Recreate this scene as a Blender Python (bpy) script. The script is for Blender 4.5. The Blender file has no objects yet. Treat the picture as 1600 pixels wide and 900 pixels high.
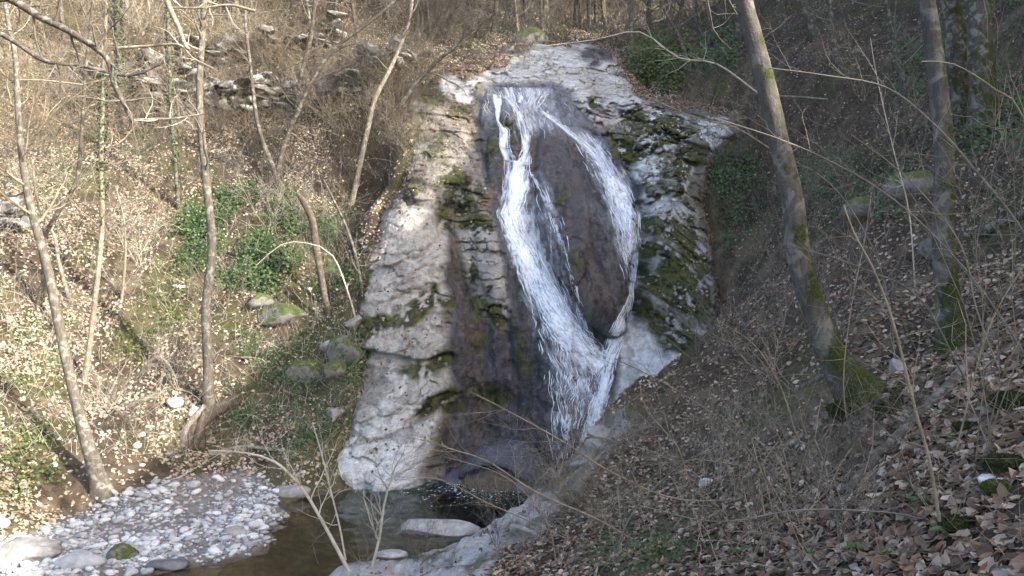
import bpy, bmesh, math, random, time
import numpy as np
from mathutils import Vector

# ------------------------------------------------------------------ camera, sky, sun, exposure
SC = bpy.context.scene
COL = SC.collection
F = 1208.0                      # focal length in pixels of the 1600 px wide photograph
EYE = 5.3                       # camera height above the pool (pool surface is z = 0)
cam_data = bpy.data.cameras.new('camera')
cam_data.sensor_width = 36.0
cam_data.lens = 36.0 * F / 1600.0
cam_data.clip_start = 0.05
cam_data.clip_end = 600.0
cam = bpy.data.objects.new('camera', cam_data)
cam.location = (0, 0, EYE)
cam.rotation_euler = (math.radians(90), 0, 0)
COL.objects.link(cam)
SC.camera = cam

SUN_EL, SUN_AZ = math.radians(28.0), math.radians(120.0)     # azimuth from +Y towards +X
SUN = np.array([math.sin(SUN_AZ) * math.cos(SUN_EL), math.cos(SUN_AZ) * math.cos(SUN_EL), math.sin(SUN_EL)])
world = bpy.data.worlds.new('World')
SC.world = world
world.use_nodes = True
wn = world.node_tree.nodes
sky = wn.new('ShaderNodeTexSky')
sky.sky_type = 'NISHITA'
sky.sun_disc = False
sky.sun_elevation = SUN_EL
sky.sun_rotation = SUN_AZ
sky.dust_density = 3.0
sky.air_density = 0.8
sky.ozone_density = 0.7
wn['Background'].inputs['Strength'].default_value = 0.15
world.node_tree.links.new(sky.outputs[0], wn['Background'].inputs['Color'])
sun_data = bpy.data.lights.new('sun', 'SUN')
sun_data.energy = 2.8
sun_data.angle = math.radians(0.6)
sun_data.color = (1.0, 0.95, 0.87)
sun = bpy.data.objects.new('sun', sun_data)
sun.rotation_euler = Vector(SUN).to_track_quat('Z', 'Y').to_euler()
sun.location = (20, -10, 30)
COL.objects.link(sun)
SC.view_settings.view_transform = 'Standard'
SC.view_settings.look = 'None'
SC.view_settings.exposure = 2.28
SC.view_settings.gamma = 1.0
SC.view_settings.use_curve_mapping = False
SC.cycles.max_bounces = 6
SC.cycles.diffuse_bounces = 3
SC.cycles.transparent_max_bounces = 12
SC.cycles.use_denoising = True

RNG = np.random.default_rng(7)
rnd = random.Random(11)

# ------------------------------------------------------------------ helpers
def P(px, py, d):
    """photograph pixel + distance along the view axis -> world point"""
    return np.array([(px - 800.0) / F * d, d, EYE - (py - 450.0) / F * d])

def to_px(X, Y, Z):
    Y = np.maximum(Y, 0.05)
    return 800 + X / Y * F, 450 + (EYE - Z) / Y * F

def _hash(ix, iy, iz, seed):
    h = (ix.astype(np.int64) * 374761393 + iy.astype(np.int64) * 668265263 + iz.astype(np.int64) * 2147483647 + seed * 1274126177) & 0xFFFFFFFF
    h = ((h ^ (h >> 13)) * 1274126177) & 0xFFFFFFFF
    h = ((h ^ (h >> 16)) * 2246822519) & 0xFFFFFFFF
    return ((h ^ (h >> 15)) & 0xFFFFFF) / 8388607.5 - 1.0

def noise(x, y, z=0.0, seed=0):
    x, y, z = np.broadcast_arrays(np.asarray(x, float), np.asarray(y, float), np.asarray(z, float))
    ix, iy, iz = np.floor(x), np.floor(y), np.floor(z)
    fx, fy, fz = x - ix, y - iy, z - iz
    fx, fy, fz = (t * t * (3 - 2 * t) for t in (fx, fy, fz))
    ix, iy, iz = ix.astype(np.int64), iy.astype(np.int64), iz.astype(np.int64)
    r = 0
    for dx in (0, 1):
        for dy in (0, 1):
            for dz in (0, 1):
                w = (fx if dx else 1 - fx) * (fy if dy else 1 - fy) * (fz if dz else 1 - fz)
                r = r + w * _hash(ix + dx, iy + dy, iz + dz, seed)
    return r

def fbm(x, y, z=0.0, octv=4, seed=0, gain=0.5):
    a, s, t = 1.0, 0.0, 0.0
    x, y, z = np.asarray(x, float), np.asarray(y, float), np.asarray(z, float)
    for o in range(octv):
        s = s + a * noise(x + 17.3 * o, y - 9.1 * o, z + 5.7 * o, seed + o)
        t += a
        a *= gain
        x, y, z = (x * 0.8 + y * 0.6) * 2.03, (y * 0.8 - x * 0.6) * 2.03, z * 2.03
    return s / t

def sstep(a, b, x):
    t = np.clip((x - a) / (b - a), 0, 1)
    return t * t * (3 - 2 * t)

def seg_dist(u, v, line, closed=False):
    """distance in pixels to a polyline and the parameter (0..n-1) of the nearest spot"""
    L = list(line) + ([line[0]] if closed else [])
    best = np.full(u.shape, 1e9); par = np.zeros(u.shape)
    for i in range(len(L) - 1):
        ax, ay = L[i][:2]; bx, by = L[i + 1][:2]
        ex, ey = bx - ax, by - ay
        t = np.clip(((u - ax) * ex + (v - ay) * ey) / (ex * ex + ey * ey + 1e-9), 0, 1)
        dd = np.hypot(u - ax - t * ex, v - ay - t * ey)
        m = dd < best
        best = np.where(m, dd, best); par = np.where(m, i + t, par)
    return best, par

def poly_mask(u, v, poly, soft=10.0):
    p = np.array(poly, float)
    out = np.zeros(u.shape)
    m = (u > p[:, 0].min() - soft) & (u < p[:, 0].max() + soft) & (v > p[:, 1].min() - soft) & (v < p[:, 1].max() + soft)
    if not m.any():
        return out
    uu, vv = u[m], v[m]
    ins = np.zeros(uu.shape, bool)
    for i in range(len(p)):
        x1, y1 = p[i]; x2, y2 = p[(i + 1) % len(p)]
        c = ((y1 > vv) != (y2 > vv)) & (uu < (x2 - x1) * (vv - y1) / (y2 - y1 + 1e-12) + x1)
        ins ^= c
    d, _ = seg_dist(uu, vv, poly, True)
    out[m] = np.clip(0.5 + np.where(ins, d, -d) / soft, 0, 1)
    return out

def line_mask(u, v, line, width, soft=3.0):
    """line points may carry their own width as a third number"""
    p = np.array([q[:2] for q in line], float)
    out = np.zeros(u.shape)
    pad = width * 3 + soft + 20
    m = (u > p[:, 0].min() - pad) & (u < p[:, 0].max() + pad) & (v > p[:, 1].min() - pad) & (v < p[:, 1].max() + pad)
    if not m.any():
        return out
    d, par = seg_dist(u[m], v[m], line)
    w = np.interp(par, np.arange(len(line)), [q[2] if len(q) > 2 else width for q in line])
    out[m] = np.clip(1 - (d - w * 0.5) / soft, 0, 1)
    return out

def mesh_np(name, V, Fc, cols=None, smooth=True, floats=None):
    V = np.ascontiguousarray(V, dtype=np.float32); Fc = np.ascontiguousarray(Fc, dtype=np.int32)
    me = bpy.data.meshes.new(name)
    n, k = Fc.shape
    me.vertices.add(len(V)); me.vertices.foreach_set('co', V.ravel())
    me.loops.add(n * k); me.loops.foreach_set('vertex_index', Fc.ravel())
    me.polygons.add(n); me.polygons.foreach_set('loop_start', np.arange(0, n * k, k, dtype=np.int32))
    if smooth:
        me.polygons.foreach_set('use_smooth', np.ones(n, dtype=bool))
    if cols is not None:
        c = np.ones((len(V), 4), np.float32); c[:, :3] = cols
        a = me.attributes.new('Col', 'FLOAT_COLOR', 'POINT'); a.data.foreach_set('color', c.ravel())
    for fn, arr in (floats or {}).items():
        a = me.attributes.new(fn, 'FLOAT', 'POINT'); a.data.foreach_set('value', np.ascontiguousarray(arr, dtype=np.float32).ravel())
    me.update(calc_edges=True)
    return me

def link(name, me, mat=None, parent=None, loc=None):
    o = bpy.data.objects.new(name, me)
    COL.objects.link(o)
    if mat is not None and me is not None and not me.materials:
        me.materials.append(mat)
    if parent is not None:
        o.parent = parent
    if loc is not None:
        o.location = loc
    return o

def tag(o, label=None, cat=None, group=None, kind=None):
    for k, v in (('label', label), ('category', cat), ('group', group), ('kind', kind)):
        if v:
            o[k] = v
    return o

def empty(name, loc, label=None, cat=None, group=None, kind=None):
    return tag(link(name, None, loc=tuple(float(c) for c in loc)), label, cat, group, kind)

# ------------------------------------------------------------------ materials
def new_mat(name):
    m = bpy.data.materials.new(name); m.use_nodes = True
    nt = m.node_tree
    return m, nt, nt.nodes, nt.nodes['Principled BSDF']

def nd(nt, kind, **kw):
    n = nt.nodes.new(kind)
    for k, v in kw.items():
        if k.startswith('i_'):
            n.inputs[k[2:].replace('_', ' ')].default_value = v
        else:
            setattr(n, k, v)
    return n

def mix_col(nt, fac, a, b, mode='MIX'):
    n = nt.nodes.new('ShaderNodeMix'); n.data_type = 'RGBA'; n.blend_type = mode
    for sock, val in ((n.inputs[0], fac), (n.inputs[6], a), (n.inputs[7], b)):
        if hasattr(val, 'links'):
            nt.links.new(val, sock)
        elif isinstance(val, (int, float)):
            sock.default_value = val
        else:
            sock.default_value = (*val, 1)
    return n.outputs[2]

def ramp(nt, fac, stops):
    n = nt.nodes.new('ShaderNodeValToRGB')
    el = n.color_ramp.elements
    while len(el) < len(stops):
        el.new(0.5)
    for e, (p, c) in zip(el, stops):
        e.position = p
        e.color = (*c, 1) if not isinstance(c, (int, float)) else (c, c, c, 1)
    nt.links.new(fac, n.inputs[0])
    return n.outputs[0]

def tex(nt, scale, detail=4, rough=0.55, coord='Object', dist=0.0):
    tc = nt.nodes.new('ShaderNodeTexCoord')
    n = nd(nt, 'ShaderNodeTexNoise')
    n.inputs['Scale'].default_value = scale; n.inputs['Detail'].default_value = detail
    n.inputs['Roughness'].default_value = rough; n.inputs['Distortion'].default_value = dist
    nt.links.new(tc.outputs[coord], n.inputs['Vector'])
    return n.outputs['Fac']

def bump(nt, h, strength, dist, bsdf):
    b = nd(nt, 'ShaderNodeBump'); b.inputs['Strength'].default_value = strength; b.inputs['Distance'].default_value = dist
    nt.links.new(h, b.inputs['Height']); nt.links.new(b.outputs[0], bsdf.inputs['Normal'])

def attr(nt, name):
    return nd(nt, 'ShaderNodeAttribute', attribute_name=name)

def mat_attr(name, rough=0.85, scale=14.0, lo=0.72, hi=1.25, bstr=0.5, bdist=0.03, wet=False, spec=0.3, fine=70.0):
    m, nt, ns, b = new_mat(name)
    col = attr(nt, 'Col').outputs['Color']
    f1 = tex(nt, scale, 6, 0.65)
    f2 = tex(nt, fine, 3, 0.6)
    g1 = ramp(nt, f1, [(0.25, lo), (0.75, hi)])
    g2 = ramp(nt, f2, [(0.25, 0.82), (0.75, 1.16)])
    c = mix_col(nt, 1.0, mix_col(nt, 1.0, col, g1, 'MULTIPLY'), g2, 'MULTIPLY')
    nt.links.new(c, b.inputs['Base Color'])
    b.inputs['Roughness'].default_value = rough
    b.inputs['Specular IOR Level'].default_value = spec
    if wet:
        w = attr(nt, 'Wet').outputs['Fac']
        mr = nd(nt, 'ShaderNodeMapRange'); mr.inputs['To Min'].default_value = rough; mr.inputs['To Max'].default_value = 0.2
        nt.links.new(w, mr.inputs['Value']); nt.links.new(mr.outputs[0], b.inputs['Roughness'])
        ms = nd(nt, 'ShaderNodeMapRange'); ms.inputs['To Min'].default_value = spec; ms.inputs['To Max'].default_value = 0.7
        nt.links.new(w, ms.inputs['Value']); nt.links.new(ms.outputs[0], b.inputs['Specular IOR Level'])
    add = nd(nt, 'ShaderNodeMath', operation='ADD'); nt.links.new(f1, add.inputs[0]); nt.links.new(f2, add.inputs[1])
    bump(nt, add.outputs[0], bstr, bdist, b)
    return m

def mat_bark(name, dark, light, lichen, scale=9.0, moss=0.5):
    """bark with lichen blotches and moss where the vertex attribute Moss allows it"""
    m, nt, ns, b = new_mat(name)
    tc = nd(nt, 'ShaderNodeTexCoord'); mp = nd(nt, 'ShaderNodeMapping'); mp.inputs['Scale'].default_value = (1, 1, 0.28)
    nt.links.new(tc.outputs['Object'], mp.inputs['Vector'])
    n1 = nd(nt, 'ShaderNodeTexNoise'); n1.inputs['Scale'].default_value = scale * 3; n1.inputs['Detail'].default_value = 6; n1.inputs['Roughness'].default_value = 0.7
    nt.links.new(mp.outputs[0], n1.inputs['Vector'])
    c = ramp(nt, n1.outputs['Fac'], [(0.3, dark), (0.7, light)])
    n2 = tex(nt, scale * 0.8, 5, 0.6, dist=0.6)
    lf = ramp(nt, n2, [(0.52, 0.0), (0.6, 1.0)])
    c = mix_col(nt, lf, c, lichen)
    n3 = tex(nt, scale * 0.55, 6, 0.65)
    am = attr(nt, 'Moss').outputs['Fac']
    sm = nd(nt, 'ShaderNodeMath', operation='ADD'); nt.links.new(n3, sm.inputs[0]); nt.links.new(am, sm.inputs[1])
    mf = ramp(nt, sm.outputs[0], [(0.78, 0.0), (0.9, 1.0)])
    n4 = tex(nt, 60, 3)
    mc = ramp(nt, n4, [(0.3, (0.012, 0.016, 0.004)), (0.7, (0.06, 0.07, 0.015))])
    c = mix_col(nt, mf, c, mc)
    nt.links.new(c, b.inputs['Base Color'])
    b.inputs['Roughness'].default_value = 0.9; b.inputs['Specular IOR Level'].default_value = 0.2
    ad = nd(nt, 'ShaderNodeMath', operation='MULTIPLY_ADD'); ad.inputs[1].default_value = 0.6
    nt.links.new(n4, ad.inputs[0]); nt.links.new(n1.outputs['Fac'], ad.inputs[2])
    bump(nt, ad.outputs[0], 0.7, 0.02, b)
    return m

def mat_plain(name, c1, c2, scale=8.0, rough=0.85, bstr=0.3, bdist=0.01, rand=0.0):
    m, nt, ns, b = new_mat(name)
    c = ramp(nt, tex(nt, scale, 5, 0.65), [(0.3, c1), (0.7, c2)])
    if rand:
        oi = nd(nt, 'ShaderNodeObjectInfo')
        g = ramp(nt, oi.outputs['Random'], [(0.0, 1 - rand), (1.0, 1 + rand)])
        c = mix_col(nt, 1.0, c, g, 'MULTIPLY')
    nt.links.new(c, b.inputs['Base Color'])
    b.inputs['Roughness'].default_value = rough; b.inputs['Specular IOR Level'].default_value = 0.25
    bump(nt, tex(nt, scale * 4, 4), bstr, bdist, b)
    return m

def mat_leaf(name, transl=0.25, rough=0.65):
    m, nt, ns, b = new_mat(name)
    col = attr(nt, 'Col').outputs['Color']
    nt.links.new(col, b.inputs['Base Color'])
    b.inputs['Roughness'].default_value = rough; b.inputs['Specular IOR Level'].default_value = 0.3
    t = nd(nt, 'ShaderNodeBsdfTranslucent'); nt.links.new(col, t.inputs['Color'])
    mx = nd(nt, 'ShaderNodeMixShader'); mx.inputs[0].default_value = transl
    nt.links.new(b.outputs[0], mx.inputs[1]); nt.links.new(t.outputs[0], mx.inputs[2])
    nt.links.new(mx.outputs[0], ns['Material Output'].inputs['Surface'])
    return m

M = {}
M['rock'] = mat_attr('wet_limestone', 0.8, 5.0, 0.55, 1.36, 1.0, 0.08, wet=True, fine=30)
M['ground'] = mat_attr('forest_soil', 0.95, 6.0, 0.55, 1.4, 0.8, 0.05, wet=True, spec=0.15, fine=45)
M['leaf'] = mat_leaf('dead_leaf', 0.2, 0.7)
M['ivy'] = mat_leaf('ivy_leaf', 0.15, 0.45)
M['stone'] = mat_plain('pale_pebble', (0.27, 0.27, 0.265), (0.54, 0.53, 0.51), 5, 0.75, 0.3, 0.01, rand=0.4)
M['greystone'] = mat_plain('grey_limestone', (0.16, 0.15, 0.135), (0.36, 0.34, 0.31), 4, 0.85, 0.7, 0.03, rand=0.2)
M['bark_r'] = mat_bark('smooth_mossy_bark', (0.050, 0.044, 0.036), (0.125, 0.110, 0.090), (0.165, 0.15, 0.125), 6)
M['bark_l'] = mat_bark('grey_bark', (0.055, 0.046, 0.036), (0.16, 0.137, 0.105), (0.21, 0.195, 0.158), 8)
M['bark_d'] = mat_bark('dark_bark', (0.045, 0.036, 0.028), (0.12, 0.10, 0.078), (0.18, 0.17, 0.14), 8)
M['bark_p'] = mat_bark('pale_bark', (0.12, 0.10, 0.07), (0.28, 0.235, 0.17), (0.32, 0.29, 0.23), 9)
M['bark_o'] = mat_bark('rotten_wood', (0.05, 0.038, 0.03), (0.13, 0.095, 0.068), (0.14, 0.12, 0.095), 9)
M['ledge'] = mat_bark('dark_ledge_limestone', (0.055, 0.05, 0.042), (0.20, 0.185, 0.16), (0.34, 0.32, 0.28), 3.5)
M['twig_tan'] = mat_plain('tan_twig', (0.13, 0.10, 0.066), (0.32, 0.265, 0.185), 6)
M['twig_grey'] = mat_plain('grey_twig', (0.075, 0.065, 0.052), (0.20, 0.178, 0.145), 6)
M['twig_dark'] = mat_plain('dark_twig', (0.05, 0.04, 0.032), (0.13, 0.10, 0.08), 6)
M['twig_pale'] = mat_plain('pale_twig', (0.30, 0.26, 0.20), (0.52, 0.47, 0.38), 6)
M['moss'] = mat_plain('moss', (0.018, 0.022, 0.006), (0.065, 0.075, 0.018), 26, 0.95, 0.9, 0.03)
M['moss_bright'] = mat_plain('bright_moss', (0.045, 0.065, 0.01), (0.12, 0.15, 0.025), 30, 0.95, 0.9, 0.03)
# ------------------------------------------------------------------ the ground: one height field z(x, y)
CTRL = []
def cp(*pts):
    for px, py, d in pts:
        CTRL.append(P(px, py, d))
def cw(*pts):
    for p in pts:
        CTRL.append(np.array(p, float))
# left bank and gravel bar
cp((400, 745, 20.3), (450, 700, 20.6), (500, 600, 22.2), (520, 500, 23.9), (540, 420, 25.5), (600, 300, 27.9), (640, 200, 30.2),
   (300, 742, 19.6), (100, 800, 17.3), (40, 860, 14.9), (0, 850, 14.9), (150, 760, 18), (0, 760, 16.5), (0, 600, 19.5), (0, 450, 22.5), (0, 300, 26), (0, 150, 30),
   (150, 600, 21), (300, 600, 21.8), (300, 500, 23.8), (150, 450, 24), (250, 350, 26.5), (300, 250, 29), (250, 180, 31.2), (450, 180, 31), (400, 300, 28),
   (450, 400, 25.8), (500, 250, 29), (100, 180, 30.6), (250, 120, 33.4), (450, 100, 33.6), (100, 100, 33), (250, 60, 34.5), (250, 0, 37), (450, 0, 38), (650, 0, 39), (0, 0, 35),
   (-200, 700, 16.5), (-200, 450, 21), (-200, 100, 29), (-400, 400, 21), (-400, 0, 30), (200, -150, 42), (600, -150, 45), (-200, -200, 40),
   (640, 100, 33), (700, 100, 34), (800, 95, 35.5), (740, 60, 37), (830, 55, 38.5), (800, 0, 46), (430, 805, 17.8), (400, 850, 15.7), (250, 875, 14.75), (320, 790, 18.2), (200, 820, 16.8))
cp((615, 250, 28.0), (608, 300, 26.9), (622, 200, 28.9), (625, 150, 30.2), (568, 430, 24.7), (548, 520, 23.2), (508, 640, 21.5), (555, 565, 22.45), (530, 620, 21.75), (590, 350, 25.9))
cp((1125, 300, 26.9), (1112, 250, 27.9), (1128, 400, 24.2), (1132, 480, 22.7), (1170, 205, 29.2))
# behind the head of the fall
cp((900, 60, 42), (960, 68, 40), (900, 30, 47), (900, 0, 52), (1000, 20, 47), (1000, 60, 41), (1020, 100, 35), (1100, 0, 48), (900, -150, 64), (1200, -150, 56))
# stream bed
cw((-5, 17.4, -.3), (-4.2, 15, -.35), (-5.4, 14, -.3), (-3.2, 19, -.5), (-4.5, 19.3, -.35), (-1, 20.5, -1.5), (-2, 19.8, -1.3), (.2, 20, -1.4), (1, 21, -1.2), (-.9, 18.4, -.9), (-2.4, 17.3, -.5),
   (-5, 11.5, -.4), (-8, 11, -.35), (-12, 10.5, -.3), (-18, 9, -.3), (-7.5, 12.8, -.12), (-30, 6, -.2), (-3.6, 13.2, -.35), (-6, 8, -.2), (-12, 6, .4), (-20, 2, .6))
# near right bank
cp((640, 880, 13), (600, 893, 12.6), (540, 893, 12.9), (700, 855, 13.4), (760, 825, 14.3), (850, 762, 15.4), (905, 705, 16.6), (960, 655, 17.4), (1020, 605, 19), (1090, 560, 20.4), (1140, 450, 23.4), (1150, 350, 26.3),
   (1150, 250, 29.6), (1100, 180, 31.5), (1060, 130, 33.5), (850, 880, 8.5), (750, 893, 10.5), (1000, 885, 6.5), (900, 800, 11.5), (1000, 720, 12.5), (1000, 800, 9.5), (1100, 700, 12), (1100, 800, 8),
   (1200, 600, 13), (1200, 700, 9.5), (1340, 625, 7.2), (1300, 700, 6.8), (1490, 545, 8.6), (1560, 350, 12), (1400, 350, 14.5), (1300, 400, 15.5), (1300, 500, 11), (1200, 450, 18), (1250, 300, 21), (1300, 100, 27),
   (1400, 200, 20), (1500, 170, 17), (1600, 300, 12), (1600, 100, 19), (1500, 0, 27), (1300, 0, 35), (1200, 100, 31), (1600, 500, 7.5), (1600, 700, 4.6), (1500, 850, 3.9), (1300, 850, 4.9), (1450, 700, 5.5), (1600, 900, 3.3), (1200, 850, 5.6),
   (1800, 300, 9.5), (1800, 600, 4.8), (1900, 100, 13))
cw((0, 0, 3.75), (0, -4, 4.0), (-3, 0, 2.4), (-5.5, 1, .5), (3, 0, 5.0), (6, 1.5, 7.2), (9, 2, 9.6), (14, 1, 13.6), (19, -1, 16.0), (24, -3, 21.0), (33, -2, 20.5), (1, 3, 3.55), (2.5, 3, 4.3), (-1.5, 5, 2.4), (-3, 6, 1.4), (-4, 9, .2), (-2.6, 9, 1.0), (-3.2, 11.5, .5),
   (14, 8, 12.6), (18, 12, 16.5), (17, 20, 17.5), (18, 27, 21), (12, -6, 12.8), (20, -10, 15.5), (6, -6, 7.4), (28, -14, 17), (-3, -8, 3.6),
   (24, 4, 22.2), (24, 10, 24.4), (24, 17, 29), (25, 26, 32.5), (26, 35, 31), (34, 10, 27), (34, 24, 33), (20, 40, 27), (30, 40, 27), (14, 44, 22), (35, 60, 36), (10, 70, 33), (-10, 70, 34), (-35, 60, 34), (-35, 40, 24), (-35, 25, 14), (-42, 12, 8), (40, -12, 19), (40, 20, 29))  # out-of-view ridge points, raised so their shade covers the fall and bar
# the pool side of the near bank drops to the water
cw((.5, 17.2, -.6), (-1.4, 15.6, -.5), (-2.6, 14.3, -.4), (1.2, 18.8, -.7), (2, 20, -.6), (2.6, 21.2, .3))
# the ground lies about a metre behind the rock face, which is a mesh of its own
for px, py, d in [(620, 700, 22.6), (620, 560, 24), (620, 400, 26.2), (700, 560, 25), (700, 400, 26.6), (720, 250, 29), (700, 150, 31.5), (800, 600, 25), (800, 400, 26.6), (800, 250, 29.6), (800, 150, 32),
                  (880, 560, 24.6), (880, 400, 26.4), (900, 250, 29.8), (940, 180, 32.5), (900, 110, 35.6), (920, 85, 38.2), (980, 400, 27), (980, 560, 24.3), (1050, 480, 24.8), (1040, 350, 27), (1050, 260, 29), (1040, 190, 31.5), (1000, 140, 34)]:
    CTRL.append(P(px, py, d) + np.array([0, 0, -.25]))
CTRL = np.array(CTRL)

def rbf_fit(xy, val, c=0.6, lam=0.02):
    n = len(xy)
    D = np.sqrt(((xy[:, None] - xy[None]) ** 2).sum(-1) + c * c)
    A = np.zeros((n + 3, n + 3))
    A[:n, :n] = -D + 0 * np.eye(n); A[:n, :n] -= -lam * np.eye(n) * -1
    Q = np.c_[np.ones(n), xy]
    A[:n, n:] = Q; A[n:, :n] = Q.T
    w = np.linalg.solve(A, np.r_[val, 0, 0, 0])
    def f(x, y):
        out = np.empty(x.size); xs, ys = x.ravel(), y.ravel()
        for i in range(0, x.size, 20000):
            a, b = xs[i:i + 20000], ys[i:i + 20000]
            d = np.sqrt((a[:, None] - xy[None, :, 0]) ** 2 + (b[:, None] - xy[None, :, 1]) ** 2 + c * c)
            out[i:i + 20000] = -d @ w[:n] + w[n] + w[n + 1] * a + w[n + 2] * b
        return out.reshape(x.shape)
    return f

gf = rbf_fit(CTRL[:, :2], CTRL[:, 2])
gx = np.concatenate([np.arange(-44, -15, .4), np.arange(-15, -2, .1), np.arange(-2, 9, .08), np.arange(9, 42, .35)])
gy = np.concatenate([np.arange(-16, 1, .35), np.arange(1, 10, .08), np.arange(10, 34, .12), np.arange(34, 78, .5)])
GX, GY = np.meshgrid(gx, gy)
GZ = gf(GX, GY)
GU, GV = to_px(GX, GY, GZ)
front = GY > 1.5
BAR = [(-60, 862), (60, 828), (130, 806), (195, 775), (240, 754), (300, 744), (390, 740), (430, 770), (445, 830), (400, 862), (300, 880), (200, 893), (120, 915), (-60, 930)]
OUTCROP = [(500, 915), (520, 886), (600, 868), (680, 838), (740, 815), (760, 800), (800, 775), (850, 755), (870, 775), (840, 830), (780, 860), (760, 915)]
OUTCROP2 = [(870, 755), (920, 690), (965, 645), (990, 650), (960, 700), (900, 760)]
bar_m = poly_mask(GU, GV, BAR, 14) * front * (GZ > -.3)
crop_m = np.maximum(poly_mask(GU, GV, OUTCROP, 26), poly_mask(GU, GV, OUTCROP2, 18) * .7) * front * (GY < 18)
dist = np.hypot(GX, GY)
GZ = GZ + .18 * fbm(GX * .45, GY * .45, 0, 4, 3) + .05 * fbm(GX * 2.2, GY * 2.2, 0, 3, 8) * (1 - bar_m)
# stepped ledges of the outcrop
lay = GZ * 3.2 + .5 * fbm(GX * .8, GY * .8, 0, 3, 21)
GZ = GZ + crop_m * (.34 * fbm(GX * 1.3, GY * 1.3, 0, 5, 31, .62) + .10 * (sstep(.35, .65, lay - np.floor(lay)) - (lay - np.floor(lay))))
edge_m = line_mask(GU, GV, [(850, 757), (905, 700), (960, 650), (1030, 600), (1095, 555), (1140, 450)], 40, 40) * front * (GY < 24)
GZ = GZ + edge_m * (.30 * fbm(GX * 1.5, GY * 1.5, 0, 4, 33, .6) - .05)
bed_m = sstep(.12, -.1, GZ) * (GY > 2)

def gidx(arr, q):
    i = np.clip(np.searchsorted(arr, q) - 1, 0, len(arr) - 2)
    return i, np.clip((q - arr[i]) / (arr[i + 1] - arr[i]), 0, 1)

def H(x, y):
    x = np.asarray(x, float); y = np.asarray(y, float)
    i, fx = gidx(gx, x); j, fy = gidx(gy, y)
    return (GZ[j, i] * (1 - fx) + GZ[j, i + 1] * fx) * (1 - fy) + (GZ[j + 1, i] * (1 - fx) + GZ[j + 1, i + 1] * fx) * fy

def Hn(x, y, e=.12):
    a = (H(x + e, y) - H(x - e, y)) / (2 * e); b = (H(x, y + e) - H(x, y - e)) / (2 * e)
    n = np.stack([-a, -b, np.ones_like(a)], -1)
    return n / np.linalg.norm(n, axis=-1, keepdims=True)

# ------------------------------------------------------------------ the rock face: distance y(x, z)
RC = []
for px, py, d in [
    (520, 775, 20.2), (560, 800, 20.4), (640, 770, 20.5), (640, 805, 20.6), (690, 800, 21.3), (740, 800, 21.7), (800, 800, 21.6), (900, 800, 21.2), (480, 800, 20.2), (540, 850, 20.4), (700, 900, 21.5), (900, 900, 21.5),
    (600, 700, 20.8), (540, 720, 20.5), (560, 640, 21.6), (640, 640, 21.5), (680, 610, 21.9), (600, 560, 22.3), (680, 540, 22.6), (580, 480, 23.3), (650, 480, 23.2), (685, 480, 23.3), (620, 400, 24.2), (685, 400, 24.2), (620, 345, 25.0), (680, 330, 25.4),
    (645, 730, 20.7), (665, 690, 21.2), (690, 730, 21.7), (715, 700, 22.2), (700, 640, 22.3), (735, 640, 22.9), (725, 560, 23.1), (755, 560, 23.3), (745, 480, 23.9), (728, 430, 24.5), (712, 370, 25.4), (700, 335, 26),
    (770, 600, 23.2), (800, 560, 23.3), (790, 650, 22.9), (830, 640, 22.6), (830, 560, 23.0), (775, 480, 23.7), (770, 420, 24.3), (745, 345, 25.4), (790, 720, 22.6), (840, 720, 22.2),
    (640, 300, 26.0), (650, 280, 26.6), (700, 250, 27.2), (650, 200, 28.3), (700, 160, 29.6), (690, 130, 30.6), (740, 130, 30.8), (740, 290, 26.4), (745, 230, 28), (755, 200, 28.7),
    (760, 150, 30.2), (850, 137, 30.9), (900, 165, 30.2), (800, 200, 28.8), (870, 200, 28.9), (800, 260, 27.5), (870, 260, 27.2), (930, 260, 27.9), (805, 320, 26.1), (870, 320, 25.7), (940, 310, 26.6), (985, 320, 27.0),
    (820, 400, 24.7), (880, 400, 24.2), (920, 400, 24.3), (985, 400, 25.3), (850, 480, 23.4), (910, 480, 22.9), (955, 470, 23.2), (984, 480, 24.2), (880, 560, 22.5), (930, 560, 22.6), (950, 600, 22.2), (880, 640, 21.9), (925, 680, 21.5), (870, 700, 21.7),
    (1000, 430, 24.9), (1012, 350, 25.2), (1040, 400, 23.9), (1015, 470, 23.6), (1080, 450, 23.1), (1060, 530, 22.2), (1000, 560, 22.4), (980, 620, 21.6), (1050, 600, 21.1), (1100, 540, 21.8), (1115, 460, 22.8), (1000, 680, 20.8),
    (1040, 290, 26.1), (1090, 250, 27.2), (1000, 230, 28), (1060, 200, 28.6), (1140, 200, 28.8), (960, 190, 29.6), (1000, 170, 30.2), (920, 140, 31.5), (980, 130, 32.2), (880, 120, 32.3), (860, 100, 33.6), (930, 110, 33.2), (920, 82, 36.4), (860, 75, 35.7), (970, 85, 36.5),
    (780, 110, 32.5), (720, 100, 33.0), (640, 110, 32.3), (560, 600, 22.3), (510, 600, 22.9), (500, 700, 21.2), (470, 760, 20.6), (540, 480, 24.3), (560, 400, 25.1), (580, 340, 26.2), (600, 250, 28.2), (1150, 400, 25), (1180, 300, 27.5), (1150, 560, 21.8), (1100, 640, 20.2),
    (960, 72, 38.5), (900, 66, 39), (1050, 150, 32)]:
    RC.append(P(px, py, d))
RC = np.array(RC)
rf = rbf_fit(RC[:, [0, 2]], RC[:, 1], c=.35)
RS = .032
rx = np.arange(-6.6, 9.4, RS); rz = np.arange(-1.6, 17.8, RS)
RX, RZ = np.meshgrid(rx, rz)
cx, cz = rx[::5], rz[::5]
cX, cZ = np.meshgrid(cx, cz)
cY = rf(cX, cZ)
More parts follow.
